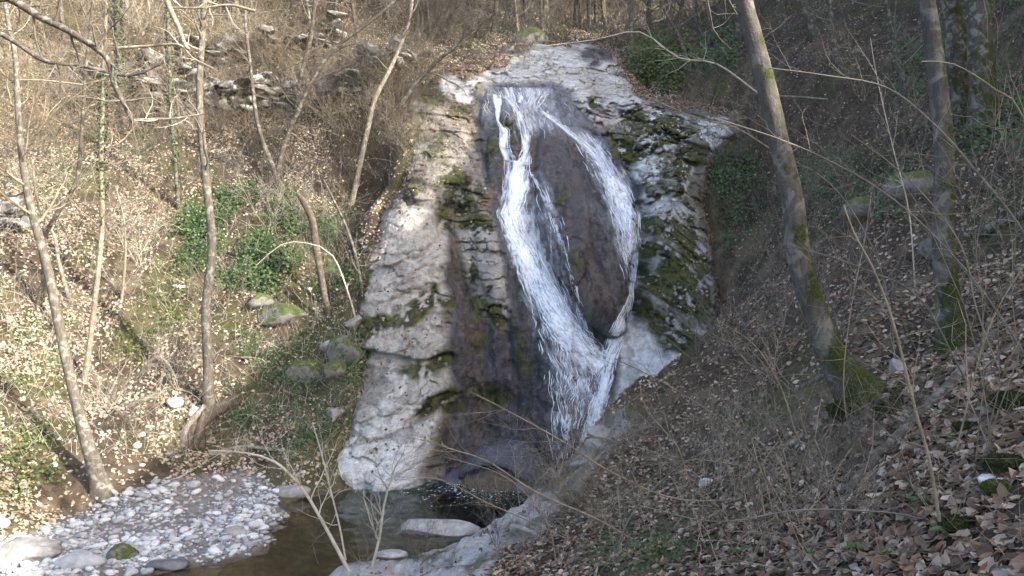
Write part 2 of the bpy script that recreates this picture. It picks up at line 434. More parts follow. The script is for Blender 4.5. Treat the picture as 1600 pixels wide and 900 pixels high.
def bil(ax, az, A, x, z):
    i, fx = gidx(ax, x); j, fz = gidx(az, z)
    return (A[j, i] * (1 - fx) + A[j, i + 1] * fx) * (1 - fz) + (A[j + 1, i] * (1 - fx) + A[j + 1, i + 1] * fx) * fz
RY0 = bil(cx, cz, cY, RX, RZ)
U, Vv = to_px(RX, RY0, RZ)
# wobble the traced outlines a little so that they look broken, not drawn
wu = 9 * fbm(RX * 1.6, RZ * 1.6, 0, 4, 41); wv = 9 * fbm(RX * 1.6, RZ * 1.6, 0, 4, 47)
U1, V1 = U + wu, Vv + wv

SLAB = [(608, 328), (650, 318), (690, 335), (702, 400), (690, 470), (698, 545), (706, 600), (690, 650), (650, 755), (600, 775), (500, 778), (512, 738), (542, 660), (560, 612), (580, 582), (572, 560), (560, 522), (576, 502), (562, 470), (570, 430), (592, 378)]
SLAB2 = [(715, 345), (745, 326), (772, 352), (790, 420), (802, 500), (780, 520), (752, 490), (735, 420)]
CHUTE = [(745, 132), (870, 128), (905, 160), (955, 225), (1000, 290), (1003, 350), (995, 420), (988, 500), (968, 540), (958, 640), (935, 700), (850, 760), (690, 770), (685, 690), (715, 620), (700, 560), (712, 500), (695, 420), (700, 350), (735, 440), (755, 500), (790, 520), (800, 470), (785, 400), (770, 340), (755, 270), (745, 200)]
UPLEFT = [(636, 135), (745, 130), (752, 220), (765, 280), (740, 330), (690, 330), (640, 320), (635, 250)]
TOPROCK = [(690, 122), (745, 126), (760, 100), (800, 95), (850, 68), (960, 70), (985, 100), (990, 150), (1010, 165), (940, 200), (900, 160), (870, 130), (750, 130), (740, 160), (690, 150)]
RIGHTUP = [(905, 165), (1010, 165), (1160, 185), (1150, 215), (1085, 260), (1070, 300), (1010, 350), (1000, 300), (955, 235)]
RIGHTLOW = [(1000, 350), (1075, 300), (1110, 420), (1115, 520), (1090, 550), (1030, 540), (998, 460)]
WHITELOW = [(994, 425), (1003, 500), (1035, 548), (1098, 556), (1085, 600), (1040, 640), (960, 650), (962, 560), (978, 500)]
ROCKALL = [(500, 780), (515, 720), (535, 655), (572, 575), (556, 520), (560, 440), (600, 330), (640, 290), (636, 130), (700, 118), (790, 92), (850, 66), (952, 68), (968, 110), (1000, 158), (1160, 180), (1165, 240), (1100, 280), (1120, 420), (1120, 540), (1085, 620), (1000, 720), (900, 800), (600, 800)]

slab = poly_mask(U1, V1, SLAB, 16); slab2 = poly_mask(U1, V1, SLAB2, 8); chute = poly_mask(U + wu * .9, Vv + wv * .9, CHUTE, 11)
upl = poly_mask(U1, V1, UPLEFT, 16); topr = poly_mask(U1, V1, TOPROCK, 8); rup = poly_mask(U1, V1, RIGHTUP, 10); rlo = poly_mask(U1, V1, RIGHTLOW, 12); wlo = poly_mask(U1, V1, WHITELOW, 10)
rockall = poly_mask(U1 + 1.4 * wu, V1 + 1.4 * wv, ROCKALL, 20)
n1 = fbm(RX * .9, RZ * .9, 0, 5, 51); n2 = fbm(RX * 3.2, RZ * 3.2, 0, 4, 57); n3 = fbm(RX * 9, RZ * 9, 0, 3, 63)
rid = 1 - np.abs(fbm(RX * 2.0, RZ * 3.2, 0, 4, 67))
# towards-the-camera displacement in metres
dsp = .16 * n1 * (1 - .6 * chute) + .07 * n2 * (1 - .2 * chute) * (1 - .4 * wlo) * (1 - .45 * slab) + .022 * n3
# bedding steps: thickness, dip and strength differ from place to place
def strata(dip, th, seed, warp=.5):
    s = (RZ * math.cos(dip) + RX * math.sin(dip)) / th + warp * fbm(RX * .45, RZ * .45, 0, 4, seed) * 4 + .5 * n1 + .25 * n2
    k = np.floor(s); f = s - k
    j = _hash(k.astype(np.int64), np.zeros(k.shape, np.int64), np.zeros(k.shape, np.int64), seed)
    j2 = _hash(k.astype(np.int64), np.floor(RX * .9 + j * 3 + .4 * n2).astype(np.int64), np.zeros(k.shape, np.int64), seed + 1)
    brk = sstep(-.25, .35, fbm(RX * .8, RZ * 1.1, 0, 3, seed + 5))          # beds come and go
    return f, j, ((f ** 4 * .85 + .15 * f) - .5) * (.15 + .85 * brk) + .28 * j2, k
def blocks(dip, sx, sz, seed):
    """fractured beds: cell offset and distance to the joint between two cells"""
    c, s_ = math.cos(dip), math.sin(dip)
    a = (RX * c - RZ * s_) / sx + .55 * n2 + .8 * n1; b = (RX * s_ + RZ * c) / sz + .35 * n2 + .8 * n1
    ia, ib = np.floor(a), np.floor(b); f1 = np.full(a.shape, 9.); f2 = np.full(a.shape, 9.); idv = np.zeros(a.shape)
    zz = np.zeros(a.shape, np.int64)
    for da in (-1, 0, 1):
        for db in (-1, 0, 1):
            ca, cb = (ia + da).astype(np.int64), (ib + db).astype(np.int64)
            d = np.hypot(ca + .5 + .45 * _hash(ca, cb, zz, seed) - a, cb + .5 + .45 * _hash(ca, cb, zz, seed + 1) - b)
            h = _hash(ca, cb, zz, seed + 2); m_ = d < f1
            f2 = np.where(m_, f1, np.minimum(f2, d)); idv = np.where(m_, h, idv); f1 = np.where(m_, d, f1)
    return idv, sstep(.10, .0, f2 - f1), b - ib
f_s, j_s, st_s, k_s = strata(math.radians(-18), 1.1, 71, .25)
f_r, j_r, st_r, k_r = strata(math.radians(28), .55, 73, .6)
f_l, j_l, st_l, k_l = strata(math.radians(8), .6, 75, .5)
f_c, j_c, st_c, k_c = strata(math.radians(55), .5, 77, .5)
upper = np.clip(upl + topr * .6, 0, 1)
b_s = blocks(math.radians(-18), 1.5, .8, 171); b_r = blocks(math.radians(26), 2.4, .42, 173); b_l = blocks(math.radians(8), 2.6, .42, 175); b_c = blocks(math.radians(48), 2.6, .36, 177); b_f = blocks(math.radians(-22), .55, .22, 179)
b_t = blocks(math.radians(-4), 2.6, .9, 181)
other = np.clip(rockall - slab - chute - rup - rlo - upper - wlo, 0, 1)
dsp = dsp - .05 * st_s * slab - .10 * st_r * rup - .06 * st_l * upper - .08 * st_c * rlo - .08 * st_l * other
dsp = dsp + slab * (.08 * b_s[0] - .05 * b_s[1] + .012 * b_f[0] - .014 * b_f[1]) + rup * (.16 * b_r[0] - .14 * b_r[1]) + upl * (.09 * b_l[0] - .05 * b_l[1]) + topr * (.10 * b_t[0] - .07 * b_t[1]) + rlo * (.12 * b_c[0] - .10 * b_c[1]) + other * (.12 * b_l[0] - .10 * b_l[1]) + slab2 * (.07 * b_l[0] - .05 * b_l[1]) + wlo * (.03 * b_f[0] - .02 * b_f[1])
dsp = dsp + slab * .03 * (rid - .6) + .012 * n3 * slab
# vertical flutes under the running water
fl = fbm(U / 9., Vv / 90., 0, 4, 81); fl2 = fbm(U / 22., Vv / 140., 0, 3, 83)
dsp = dsp + chute * (.085 * fl + .17 * fl2 + .03 * fbm(U / 4.2 + 2.5 * n2, Vv / 22. + n2, 0, 4, 109) - .05 * st_l)
# the rocks that part the stream, the smooth dome, hollows and cracks
def blob(px, py, a, b, rot=0.0):
    c, s = math.cos(rot), math.sin(rot); x, y = U - px, Vv - py
    q = ((x * c + y * s) / a) ** 2 + ((-x * s + y * c) / b) ** 2
    return np.sqrt(np.clip(1 - q, 0, 1)), q
for a in [(795, 177, 13, 21, 0, .38), (806, 226, 15, 26, .1, .34), (770, 250, 10, 45, 0, .22), (876, 320, 38, 130, -.12, .60), (932, 415, 50, 118, -.27, 1.25), (818, 540, 18, 70, -.15, .22), (775, 590, 26, 80, 0, .25), (770, 405, 26, 70, -.15, .30), (660, 300, 30, 14, 0, .25), (590, 640, 60, 50, 0, .12)]:
    h, q = blob(*a[:5]); dsp = dsp + a[5] * h
for line, w, dep, wd in [
    ([(690, 372), (668, 398), (630, 412), (590, 425), (560, 440)], 7, .18, 6), ([(700, 445), (660, 452), (620, 470), (575, 478)], 6, .12, 6), ([(700, 492), (655, 500), (600, 540), (560, 560)], 5, .10, 6),
    ([(706, 560), (650, 572), (600, 562), (572, 558)], 9, .30, 6), ([(706, 612), (670, 628), (640, 668)], 8, .22, 6), ([(600, 570), (560, 620), (530, 690), (500, 740)], 5, .18, 6), ([(660, 660), (600, 690), (560, 690), (520, 700)], 3, .07, 5),
    ([(690, 335), (700, 380), (715, 430), (735, 480), (745, 540), (735, 600)], 12, .20, 10), ([(795, 330), (800, 400), (815, 460), (830, 520), (835, 590)], 7, .12, 8), ([(745, 440), (760, 500), (765, 560), (768, 640)], 8, .22, 8),
    ([(835, 330), (850, 390), (872, 440)], 6, .15, 8), ([(930, 290), (945, 350), (965, 400), (985, 440)], 7, .16, 8), ([(1006, 330), (1000, 400), (990, 470), (990, 500)], 14, .7, 12), ([(1000, 345), (1040, 320), (1072, 300), (1090, 262)], 6, .22, 7),
    ([(912, 205), (960, 218), (1000, 245), (985, 262)], 6, .20, 6), ([(960, 165), (945, 195), (930, 210)], 4, .15, 5), ([(1010, 180), (960, 200)], 4, .15, 5), ([(690, 130), (752, 150), (748, 200)], 4, .12, 6),
    ([(1000, 460), (1020, 500), (1036, 548), (1098, 556)], 8, .22, 8), ([(870, 130), (905, 165), (940, 178)], 5, .10, 6), ([(700, 640), (740, 622), (790, 620), (800, 632)], 16, .3, 16), ([(640, 320), (690, 325), (740, 325)], 8, .2, 8), ([(735, 210), (752, 250), (748, 300)], 10, .2, 8)]:
    dsp = dsp - dep * line_mask(U1, V1, line, w, wd)
RY = RY0 - dsp
# outside the rock the sheet sinks behind the ground
sink = 1 - poly_mask(U, Vv, [(440, 860), (490, 740), (515, 650), (560, 570), (545, 510), (550, 435), (592, 325), (626, 285), (628, 122), (690, 105), (780, 80), (840, 55), (955, 60), (978, 105), (1015, 150), (1172, 170), (1165, 235), (1112, 268), (1100, 310), (1122, 420), (1130, 540), (1105, 640), (1040, 800), (1000, 1000), (450, 1000)], 40)
RY = RY + 1.6 * sink ** 2
RU, RV = to_px(RX, RY, RZ)

def Y(x, z):
    return bil(rx, rz, RY, np.asarray(x, float), np.asarray(z, float))

# ------------------------------------------------------------------ photograph pixel -> point on the ground or on the rock
def hit_ground(px, py, d0=1.5, d1=75.0, step=.08):
    px = np.atleast_1d(np.asarray(px, float)); py = np.atleast_1d(np.asarray(py, float))
    out = np.full((px.size, 3), np.nan)
    ds = np.arange(d0, d1, step)
    for i in range(0, px.size, 1500):
        a = ((px[i:i + 1500] - 800) / F)[:, None] * ds; b = EYE - ((py[i:i + 1500] - 450) / F)[:, None] * ds
        below = b < H(a, np.broadcast_to(ds, a.shape))
        k = below.argmax(1); ok = below.any(1); r = np.arange(len(k))
        out[i:i + 1500] = np.stack([a[r, k], ds[k], H(a[r, k], ds[k])], -1)
        out[i:i + 1500][~ok] = np.nan
    return out

def hit_rock(px, py, step=.03):
    px = np.atleast_1d(np.asarray(px, float)); py = np.atleast_1d(np.asarray(py, float))
    out = np.full((px.size, 3), np.nan)
    ds = np.arange(19, 39, step)
    for i in range(0, px.size, 2000):
        a = ((px[i:i + 2000] - 800) / F)[:, None] * ds; b = EYE - ((py[i:i + 2000] - 450) / F)[:, None] * ds
        beh = (ds[None] > Y(a, b)) & (a > rx[0]) & (a < rx[-1]) & (b > rz[0]) & (b < rz[-1])
        k = beh.argmax(1); ok = beh.any(1); r = np.arange(len(k))
        out[i:i + 2000] = np.stack([a[r, k], ds[k], b[r, k]], -1)
        out[i:i + 2000][~ok] = np.nan
    return out

def hit(px, py):
    a = hit_ground(px, py); b = hit_rock(px, py)
    ya = np.where(np.isnan(a[:, 1]), 1e9, a[:, 1]); yb = np.where(np.isnan(b[:, 1]), 1e9, b[:, 1])
    return np.where((ya <= yb)[:, None], a, b)

# ------------------------------------------------------------------ colours of the rock (its own colours, plus sky reflection painted on the upper chute)
def lerp(c, k, t):
    return c * (1 - t[..., None]) + np.array(k, float) * t[..., None]
big = fbm(RX * .6, RZ * .6, 0, 4, 91)
C = np.ones(RX.shape + (3,)) * np.array([.25, .225, .19])
C = lerp(C, (.15, .118, .082), sstep(-.2, .3, big) * .8)
pale = np.clip(np.maximum.reduce([slab * sstep(-.75, -.1, n1 + .6 * n2 + .35), topr * .95, rup * sstep(-.6, .0, n2 + n1 + .35), slab2 * .75, wlo, rlo * .9]), 0, 1)
C = lerp(C, (.45, .415, .36), pale)
C = lerp(C, (.70, .69, .665), np.clip(pale * sstep(560, 740, Vv + 60 * n1) * slab * .8 + wlo * .75 + topr * sstep(-.2, .3, n1 + .2) * .6 + rup * sstep(-.3, .2, n1 + .2) * .9, 0, 1))
C = lerp(C, (.42, .33, .28), rup * sstep(.1, .5, fbm(RX * .8, RZ * .8, 0, 3, 97)) * .7)        # pinkish beds
C = lerp(C, (.22, .205, .18), pale * sstep(.08, .45, n2 + .5 * n3 + .4 * big) * .5)                      # weathered grey patches
crk = sstep(.93, .985, 1 - np.abs(fbm(RX * .9 + .5 * n2, RZ * 1.6 + .5 * n2, 0, 5, 101))) * sstep(-.2, .3, n1)
jn = np.clip(slab * np.maximum(.5 * b_s[1], .3 * b_f[1]) + rup * b_r[1] + topr * b_t[1] * .7 + (upl + other + slab2) * b_l[1] + rlo * b_c[1], 0, 1)
C = lerp(C, (.12, .10, .075), np.maximum(crk * .35, jn * .30) * (1 - chute) * sstep(-.5, .3, n1 + n2))                                          # dirt in hairline cracks
poolw = poly_mask(U1, V1, [(905, 80), (930, 74), (956, 72), (958, 98), (925, 102), (908, 96)], 6)
chute = np.maximum(chute, poolw)
wetc = chute * 1.0
stain = fbm(U / 14., Vv / 120., 0, 4, 103); stain2 = fbm(U / 40., Vv / 90., 0, 3, 105)
dark = np.ones(RX.shape + (3,)) * np.array([.074, .066, .067])
dark = lerp(dark, (.050, .045, .048), sstep(0, .4, stain))
brown = np.clip(sstep(-.1, .35, stain2) * .35 + line_mask(U1, V1, [(850, 230), (875, 310), (905, 390), (940, 450)], 40, 50) * .75 + line_mask(U1, V1, [(770, 520), (770, 600), (740, 650)], 50, 40) * .35 + line_mask(U1, V1, [(700, 350), (728, 430), (745, 520)], 22, 14) * .7, 0, 1)
fst = .6 * fbm(U / 4.2 + 2.5 * n2, Vv / 22. + n2, 0, 4, 109) + .5 * n3
dark = lerp(dark, (.17, .155, .15), sstep(.05, .4, fst + .5 * stain2) * .6)
dark = lerp(dark, (.112, .074, .049), brown * (.35 + .65 * sstep(-.25, .25, stain + .5 * n2)))
sky_sheen = poly_mask(U1, V1, [(750, 130), (870, 128), (905, 162), (960, 240), (940, 250), (880, 210), (800, 180), (755, 200)], 20)  # bluish sky reflection put into the colour of the upper chute
dark = lerp(dark, (.20, .20, .215), sky_sheen * .8)
C = C * (1 - wetc[..., None]) + dark * wetc[..., None]
crk2 = sstep(.93, .985, 1 - np.abs(fbm(U / 34 + .8 * n2, Vv / 110 + .6 * n2, 0, 4, 221)))
C = C * (1 - (wetc * .55 * crk2)[..., None])
C = C * (1 - (wetc * .55 * sstep(.05, .45, -fst))[..., None])
orange = poly_mask(U1, V1, [(735, 270), (768, 300), (765, 335), (725, 320), (715, 285)], 14) * sstep(-.1, .3, n2)
C = lerp(C, (.24, .12, .045), orange * .8)
# moss
up = np.zeros(RX.shape); g = np.gradient(RY, RS, axis=0); up = sstep(.6, 2.0, g)     # ledge tops
mossn = fbm(RX * 1.5, RZ * 1.5, 0, 5, 107)
def streak(dip, la, lb, seed):
    c, s_ = math.cos(dip), math.sin(dip)
    return fbm((RX * c - RZ * s_) / la + .5 * n1, (RX * s_ + RZ * c) / lb + 1.2 * n1 + .3 * n2, 0, 4, seed)
stk_c = streak(math.radians(42), 2.2, .30, 215); stk_r = streak(math.radians(-20), 2.2, .34, 217)
mz = np.clip(rlo * sstep(-.16, .06, .9 * stk_c + .35 * mossn + .02) + rup * sstep(.04, .22, .9 * stk_r + .3 * mossn) + upl * sstep(.02, .2, mossn) * .8 + slab2 * sstep(.0, .15, mossn + sstep(400, 460, Vv) * .3 - .05), 0, 1)
for line, w in [([(702, 400), (690, 450), (640, 495), (600, 500), (565, 520)], 24), ([(706, 560), (650, 575), (610, 563)], 22), ([(560, 440), (570, 500), (560, 530)], 20), ([(706, 612), (680, 625), (655, 645)], 16), ([(745, 470), (752, 540)], 12), ([(815, 470), (825, 570)], 20),
                ([(690, 335), (705, 390), (700, 470)], 14), ([(800, 320), (770, 330), (735, 345)], 10), ([(700, 640), (740, 622), (790, 620)], 14), ([(770, 230), (773, 270)], 16), ([(800, 188), (800, 196)], 18), ([(808, 212), (808, 220)], 16), ([(872, 300), (876, 318)], 10), ([(892, 380), (893, 410)], 12),
                ([(700, 270), (720, 320)], 30), ([(1075, 250), (1072, 300), (1062, 345), (1090, 420)], 34), ([(985, 205), (1040, 195), (1060, 185)], 18), ([(960, 238), (985, 250)], 14), ([(905, 150), (930, 160)], 12), ([(1000, 345), (1040, 325)], 12), ([(1000, 470), (1030, 530), (1090, 545)], 26), ([(1100, 260), (1080, 240), (1150, 215)], 12), ([(545, 600), (520, 640)], 14)]:
    mz = np.maximum(mz, line_mask(U1, V1, line, w, 12) * sstep(-.25, .05, mossn + .3 * n2))
mz = np.maximum(mz, (1 - slab) * (1 - chute) * (1 - topr) * (1 - wlo) * sstep(.05, .25, mossn) * .7)
mz = mz * sstep(-.42, -.05, n3 + .7 * n2 + .1 * mossn + .25 * (mz - .5))
mc = lerp(np.ones(RX.shape + (3,)) * np.array([.026, .030, .010]), (.085, .088, .022), sstep(-.3, .4, n2 + n3))
C = C * (1 - mz[..., None]) + mc * mz[..., None]
C = lerp(C, (.13, .095, .06), (1 - rockall) * .9)                                                  # soil and litter round the rock
RY = RY - mz * (.03 + .03 * n3)
Wet = np.clip(chute * (1 - .75 * mz) + .25 * (1 - chute) * sstep(.2, .5, big), 0, 1)
nx_, nz_ = len(rx), len(rz)
def grid_faces(nc, nr):
    i = np.arange((nr - 1) * nc).reshape(nr - 1, nc)[:, :-1].ravel()
    return np.stack([i, i + 1, i + 1 + nc, i + nc], -1)
keep = (sink < .985)
fa = grid_faces(nx_, nz_)
fa = fa[keep.ravel()[fa].any(1)]
used = np.unique(fa); remap = np.zeros(nx_ * nz_, np.int64); remap[used] = np.arange(len(used))
RVt = np.stack([RX, RY, RZ], -1).reshape(-1, 3)[used]
me = mesh_np('rock_face', RVt, remap[fa], C.reshape(-1, 3)[used], True, {'Wet': Wet.ravel()[used]})
rock_face = tag(link('rock_face', me, M['rock']), 'layered limestone rock face with pale slabs, wet dark chutes and moss', None, None, 'structure')

# ------------------------------------------------------------------ colours of the ground
gn = fbm(GX * .5, GY * .5, 0, 4, 111); gn2 = fbm(GX * 3, GY * 3, 0, 4, 113)
GC = np.ones(GX.shape + (3,)) * np.array([.062, .047, .032])
GC = lerp(GC, (.135, .102, .068), sstep(-.1, .4, gn2))
GC = lerp(GC, (.045, .034, .025), sstep(.05, .5, gn + .4 * gn2) * .7)
GC = lerp(GC, (.075, .085, .026), sstep(.08, .4, fbm(GX * .8, GY * .8, 0, 3, 117) + .08 * (GX < -4)) * .5)
GC = lerp(GC, (.22, .20, .175), bar_m)
GC = lerp(GC, (.40, .385, .36), crop_m * sstep(-.4, .1, gn2 + .2))
GC = lerp(GC, (.055, .06, .02), crop_m * sstep(.15, .4, fbm(GX * 1.6, GY * 1.6, 0, 4, 119)) * .8)
GC = lerp(GC, (.12, .088, .052), bed_m)
GC = lerp(GC, (.20, .16, .11), bed_m * sstep(.0, .4, gn2) * .7)
GC = lerp(GC, (.06, .13, .11), sstep(-.6, -1.1, GZ) * bed_m)
me = mesh_np('ground', np.stack([GX, GY, GZ], -1).reshape(-1, 3), grid_faces(len(gx), len(gy)), GC.reshape(-1, 3), True, {'Wet': (bed_m * .5).ravel()})
ground = tag(link('ground', me, M['ground']), None, None, None, 'structure')

# ------------------------------------------------------------------ pool and stream water
m, nt, ns, b = new_mat('stream_water')
geo = nd(nt, 'ShaderNodeNewGeometry')
tr = nd(nt, 'ShaderNodeBsdfTransparent')
pv = nd(nt, 'ShaderNodeVectorMath', operation='DISTANCE'); pv.inputs[1].default_value = (-1.0, 20.3, 0)
nt.links.new(geo.outputs['Position'], pv.inputs[0])
tcol = ramp(nt, pv.outputs['Value'], [(0.0, (.50, .74, .68)), (1.0, (.80, .76, .62))])
mr = nd(nt, 'ShaderNodeMapRange'); mr.inputs['From Min'].default_value = 2.0; mr.inputs['From Max'].default_value = 4.6
nt.links.new(pv.outputs['Value'], mr.inputs['Value'])
nt.links.new(mr.outputs[0], tcol.node.inputs[0])
nt.links.new(tcol, tr.inputs['Color'])
gl = nd(nt, 'ShaderNodeBsdfGlossy'); gl.inputs['Roughness'].default_value = 0.06; gl.inputs['Color'].default_value = (.9, .93, .95, 1)
fr = nd(nt, 'ShaderNodeFresnel'); fr.inputs['IOR'].default_value = 1.28
mx = nd(nt, 'ShaderNodeMixShader')
nt.links.new(fr.outputs[0], mx.inputs[0]); nt.links.new(tr.outputs[0], mx.inputs[1]); nt.links.new(gl.outputs[0], mx.inputs[2])
nt.links.new(mx.outputs[0], ns['Material Output'].inputs['Surface'])
M['water'] = m
wx = np.concatenate([np.arange(-34, -10, .5), np.arange(-10, 3.4, .1)]); wy = np.concatenate([np.arange(7, 12, .4), np.arange(12, 23, .1)])
WX, WY = np.meshgrid(wx, wy)
near_fall = np.exp(-((WX + .3) ** 2 + (WY - 21) ** 2) / 5)
WZ = (.012 + .03 * near_fall) * fbm(WX * 2.2, WY * 4.2, 0, 4, 121) + .008 * fbm(WX * 6, WY * 11, 0, 2, 123)
me = mesh_np('pool_water', np.stack([WX, WY, WZ], -1).reshape(-1, 3), grid_faces(len(wx), len(wy)))
pool = tag(link('pool_water', me, M['water']), None, None, None, 'structure')
# ------------------------------------------------------------------ words that say where a look-alike stands
MARKS = [(60, 420, 'the leaning tree'), (325, 420, 'the slender grey tree'), (160, 330, 'the thin ivy clad tree'), (575, 200, 'the pale sapling'), (495, 400, 'the broken brown trunk'), (400, 390, 'the ivy patch'), (440, 500, 'the moss covered boulder'), (330, 165, 'the long dark ledge'), (165, 135, 'the broken grey ledge'),
         (300, 105, 'the pale broken ledge'), (430, 78, 'the upper ledge'), (300, 670, 'the split stump'), (240, 790, 'the gravel bar'), (630, 500, 'the pale slab'), (700, 220, 'the upper left rock'), (830, 75, 'the fall head boulder'), (920, 90, 'the fall head'), (1070, 210, 'the banded pale rocks'), (1060, 420, 'the mossy rock right of the fall'), (1040, 590, 'the smooth white rock'),
         (1250, 400, 'the big leaning trunk'), (1190, 100, 'the top of the big leaning trunk'), (1475, 330, 'the upright trunk'), (1460, 60, 'the upright trunk top'), (1535, 100, 'the thick mossy trunk'), (1345, 630, 'the mossy trunk foot'), (1430, 650, 'the fallen log'), (675, 822, 'the rock in the pool'), (590, 820, 'the upright pale sapling'), (790, 690, 'the dark wet boulder'), (640, 60, 'the top of the pale sapling'), (1010, 10, 'the budding scrub')]
def where(px, py, nth=0):
    dx, dy, m_ = sorted(((px - a, py - b_, n) for a, b_, n in MARKS), key=lambda q: math.hypot(q[0], q[1]))[nth]
    far_ = math.hypot(dx, dy); near = 'close ' if far_ < 35 else ('' if far_ < 85 else 'well ')
    if abs(dx) > abs(dy) * 1.8:
        rel = 'left of' if dx < 0 else 'right of'
    elif abs(dy) > abs(dx) * 1.8:
        rel = 'above' if dy < 0 else 'below'
    else:
        rel = ('above and ' if dy < 0 else 'below and ') + ('left of' if dx < 0 else 'right of')
    return near + rel + ' ' + m_

# ------------------------------------------------------------------ the falling water
m, nt, ns, b = new_mat('white_water')
c = attr(nt, 'Col').outputs['Color']
nt.links.new(c, b.inputs['Base Color'])
b.inputs['Roughness'].default_value = .35; b.inputs['Specular IOR Level'].default_value = .5
tl = nd(nt, 'ShaderNodeBsdfTranslucent'); tl.inputs['Color'].default_value = (.8, .84, .9, 1)
mx = nd(nt, 'ShaderNodeMixShader'); mx.inputs[0].default_value = .2
nt.links.new(b.outputs[0], mx.inputs[1]); nt.links.new(tl.outputs[0], mx.inputs[2])
tp = nd(nt, 'ShaderNodeBsdfTransparent'); mx2 = nd(nt, 'ShaderNodeMixShader')
nt.links.new(attr(nt, 'Alpha').outputs['Fac'], mx2.inputs[0]); nt.links.new(tp.outputs[0], mx2.inputs[1]); nt.links.new(mx.outputs[0], mx2.inputs[2])
nt.links.new(mx2.outputs[0], ns['Material Output'].inputs['Surface'])
M['foam'] = m

def stream(name, L, R, n, parent, wid=(.012, .035), ln=(.05, .16), dens=None, lift=(.02, .09), seed=1, wob=.05, cover=.5, amax=1.0):
    """a lacy sheet of white water that follows the rock between a left and a right edge, with loose strings of spray on it"""
    r = np.random.default_rng(seed)
    L, R = np.array(L, float), np.array(R, float); t = np.arange(len(L))
    seglen = np.hypot(*np.diff((L + R) / 2, axis=0).T); cum = np.r_[0, np.cumsum(seglen)]; LP = cum[-1]; cum = cum / LP
    wmean = np.hypot(*(R - L).T).mean()
    def spot(S, Q):
        par = np.interp(S, cum, t)
        lx, ly = np.interp(par, t, L[:, 0]), np.interp(par, t, L[:, 1]); rx_, ry_ = np.interp(par, t, R[:, 0]), np.interp(par, t, R[:, 1])
        return lx + (rx_ - lx) * Q, ly + (ry_ - ly) * Q, np.hypot(rx_ - lx, ry_ - ly)
    nq, ns_ = max(6, int(wmean / 1.1)), max(12, int(LP / 1.5))
    QQ, SS = np.meshgrid(np.linspace(-.12, 1.12, nq), np.linspace(0, 1, ns_))
    px, py, W = spot(SS, QQ)
    a = QQ * W; l = SS * LP + seed * 50
    wa = a + 7 * fbm(a / 22, l / 34, 0, 3, 150) ; wl = l + 14 * fbm(a / 16, l / 30, 4, 3, 151)
    ridge = 1 - np.abs(fbm(wa / 6.5, wl / 30, 0, 3, 152 + seed)) * 2.2
    fine = fbm(wa / 2.8, wl / 8, 1, 4, 153 + seed, .65); slow = fbm(a / 26, l / 60, 2, 3, 154 + seed)
    prof = 1 - np.abs(2 * QQ - 1) ** 2.5 * (1 + .5 * fbm(l / 18, QQ * 0 + seed, 0, 3, 9)) - .25 * (np.abs(2 * QQ - 1) > 1)
    dn = (dens(SS, QQ) if dens is not None else 1.0)
    val = .36 * ridge + .50 * fine + .30 * slow + .62 * prof * dn + (cover - .76)
    al = sstep(-.16, .74, val) ** 1.15 * sstep(0, .03, SS + .02) * np.clip(.3 + dn, 0, 1) * amax
    if amax < 1:
        al = al * sstep(1.0, .72, SS + .12 * slow) * sstep(-.02, .12, SS)
    X = hit_rock(px.ravel(), py.ravel()).reshape(px.shape + (3,))
    bad = np.isnan(X[..., 0]); X[bad] = 0
    hgt = (.025 + .055 * np.clip(val, 0, 1) + .02 * fine) * np.clip(W / 30, .35, 1)
    X[..., 1] -= hgt * .8; X[..., 2] += hgt * .45
    fa = grid_faces(nq, ns_); alf = al.ravel()
    step_ = np.abs(np.diff(X.reshape(-1, 3)[fa][:, :, 1], axis=1)).max(1)
    fa = fa[(alf[fa].max(1) > .04) & ~bad.ravel()[fa].any(1) & (step_ < .5)]
    cw_ = np.array([.68, .72, .78]) + np.clip(val * 1.2, 0, 1)[..., None] * np.array([.29, .25, .20])
    o = link(name, mesh_np(name, X.reshape(-1, 3), fa, cw_.reshape(-1, 3), True, {'Alpha': alf}), M['foam'], parent)
    # strings of spray
    n = max(12, int(n * .12)); K = 6
    s0 = r.uniform(0, 1, n); q0 = r.uniform(.0, 1.0, n); ks = np.linspace(0, 1, K)
    le = r.uniform(8, 30, n) / LP
    S = np.clip(s0[:, None] + le[:, None] * ks, 0, 1)
    aa = q0 * wmean; ll = S * LP + seed * 50
    Q = q0[:, None] + .10 * fbm(aa[:, None] / 18 + 0 * ll, ll / 16, 3, 3, 155) + .03 * np.cumsum(r.normal(0, 1, (n, K)), 1) * 8 / max(wmean, 8)
    px, py, W = spot(S, Q)
    X = hit_rock(px.ravel(), py.ravel()).reshape(n, K, 3)
    ok = ~np.isnan(X).any((1, 2)); ok &= np.abs(np.diff(X[..., 1], axis=1)).max(1) < .5
    X = X[ok]; n = len(X)
    lf = r.uniform(.03, .10, n)[:, None] * (.5 + np.sin(np.linspace(.2, 3.0, K)))[None]
    X[:, :, 1] -= lf * .8; X[:, :, 2] += lf * .45
    T = np.gradient(X, axis=1); T /= np.linalg.norm(T, axis=2, keepdims=True) + 1e-9
    view = np.array([0, -.85, .5]); side = np.cross(T, view); side /= np.linalg.norm(side, axis=2, keepdims=True) + 1e-9
    w = (r.uniform(.003, .010, n)[:, None] * np.sin(np.linspace(.12, 3.0, K))[None] ** .6 * r.uniform(.5, 1.5, (n, K)))[..., None]
    up_ = np.cross(side, T); up_ *= np.sign((up_ * view).sum(-1, keepdims=True))
    Vt = np.stack([X - side * w, X + up_ * w * .8, X + side * w], 2)
    idx = np.arange(n * K * 3).reshape(n, K, 3)
    f1 = np.stack([idx[:, :-1, 0], idx[:, :-1, 1], idx[:, 1:, 1], idx[:, 1:, 0]], -1).reshape(-1, 4)
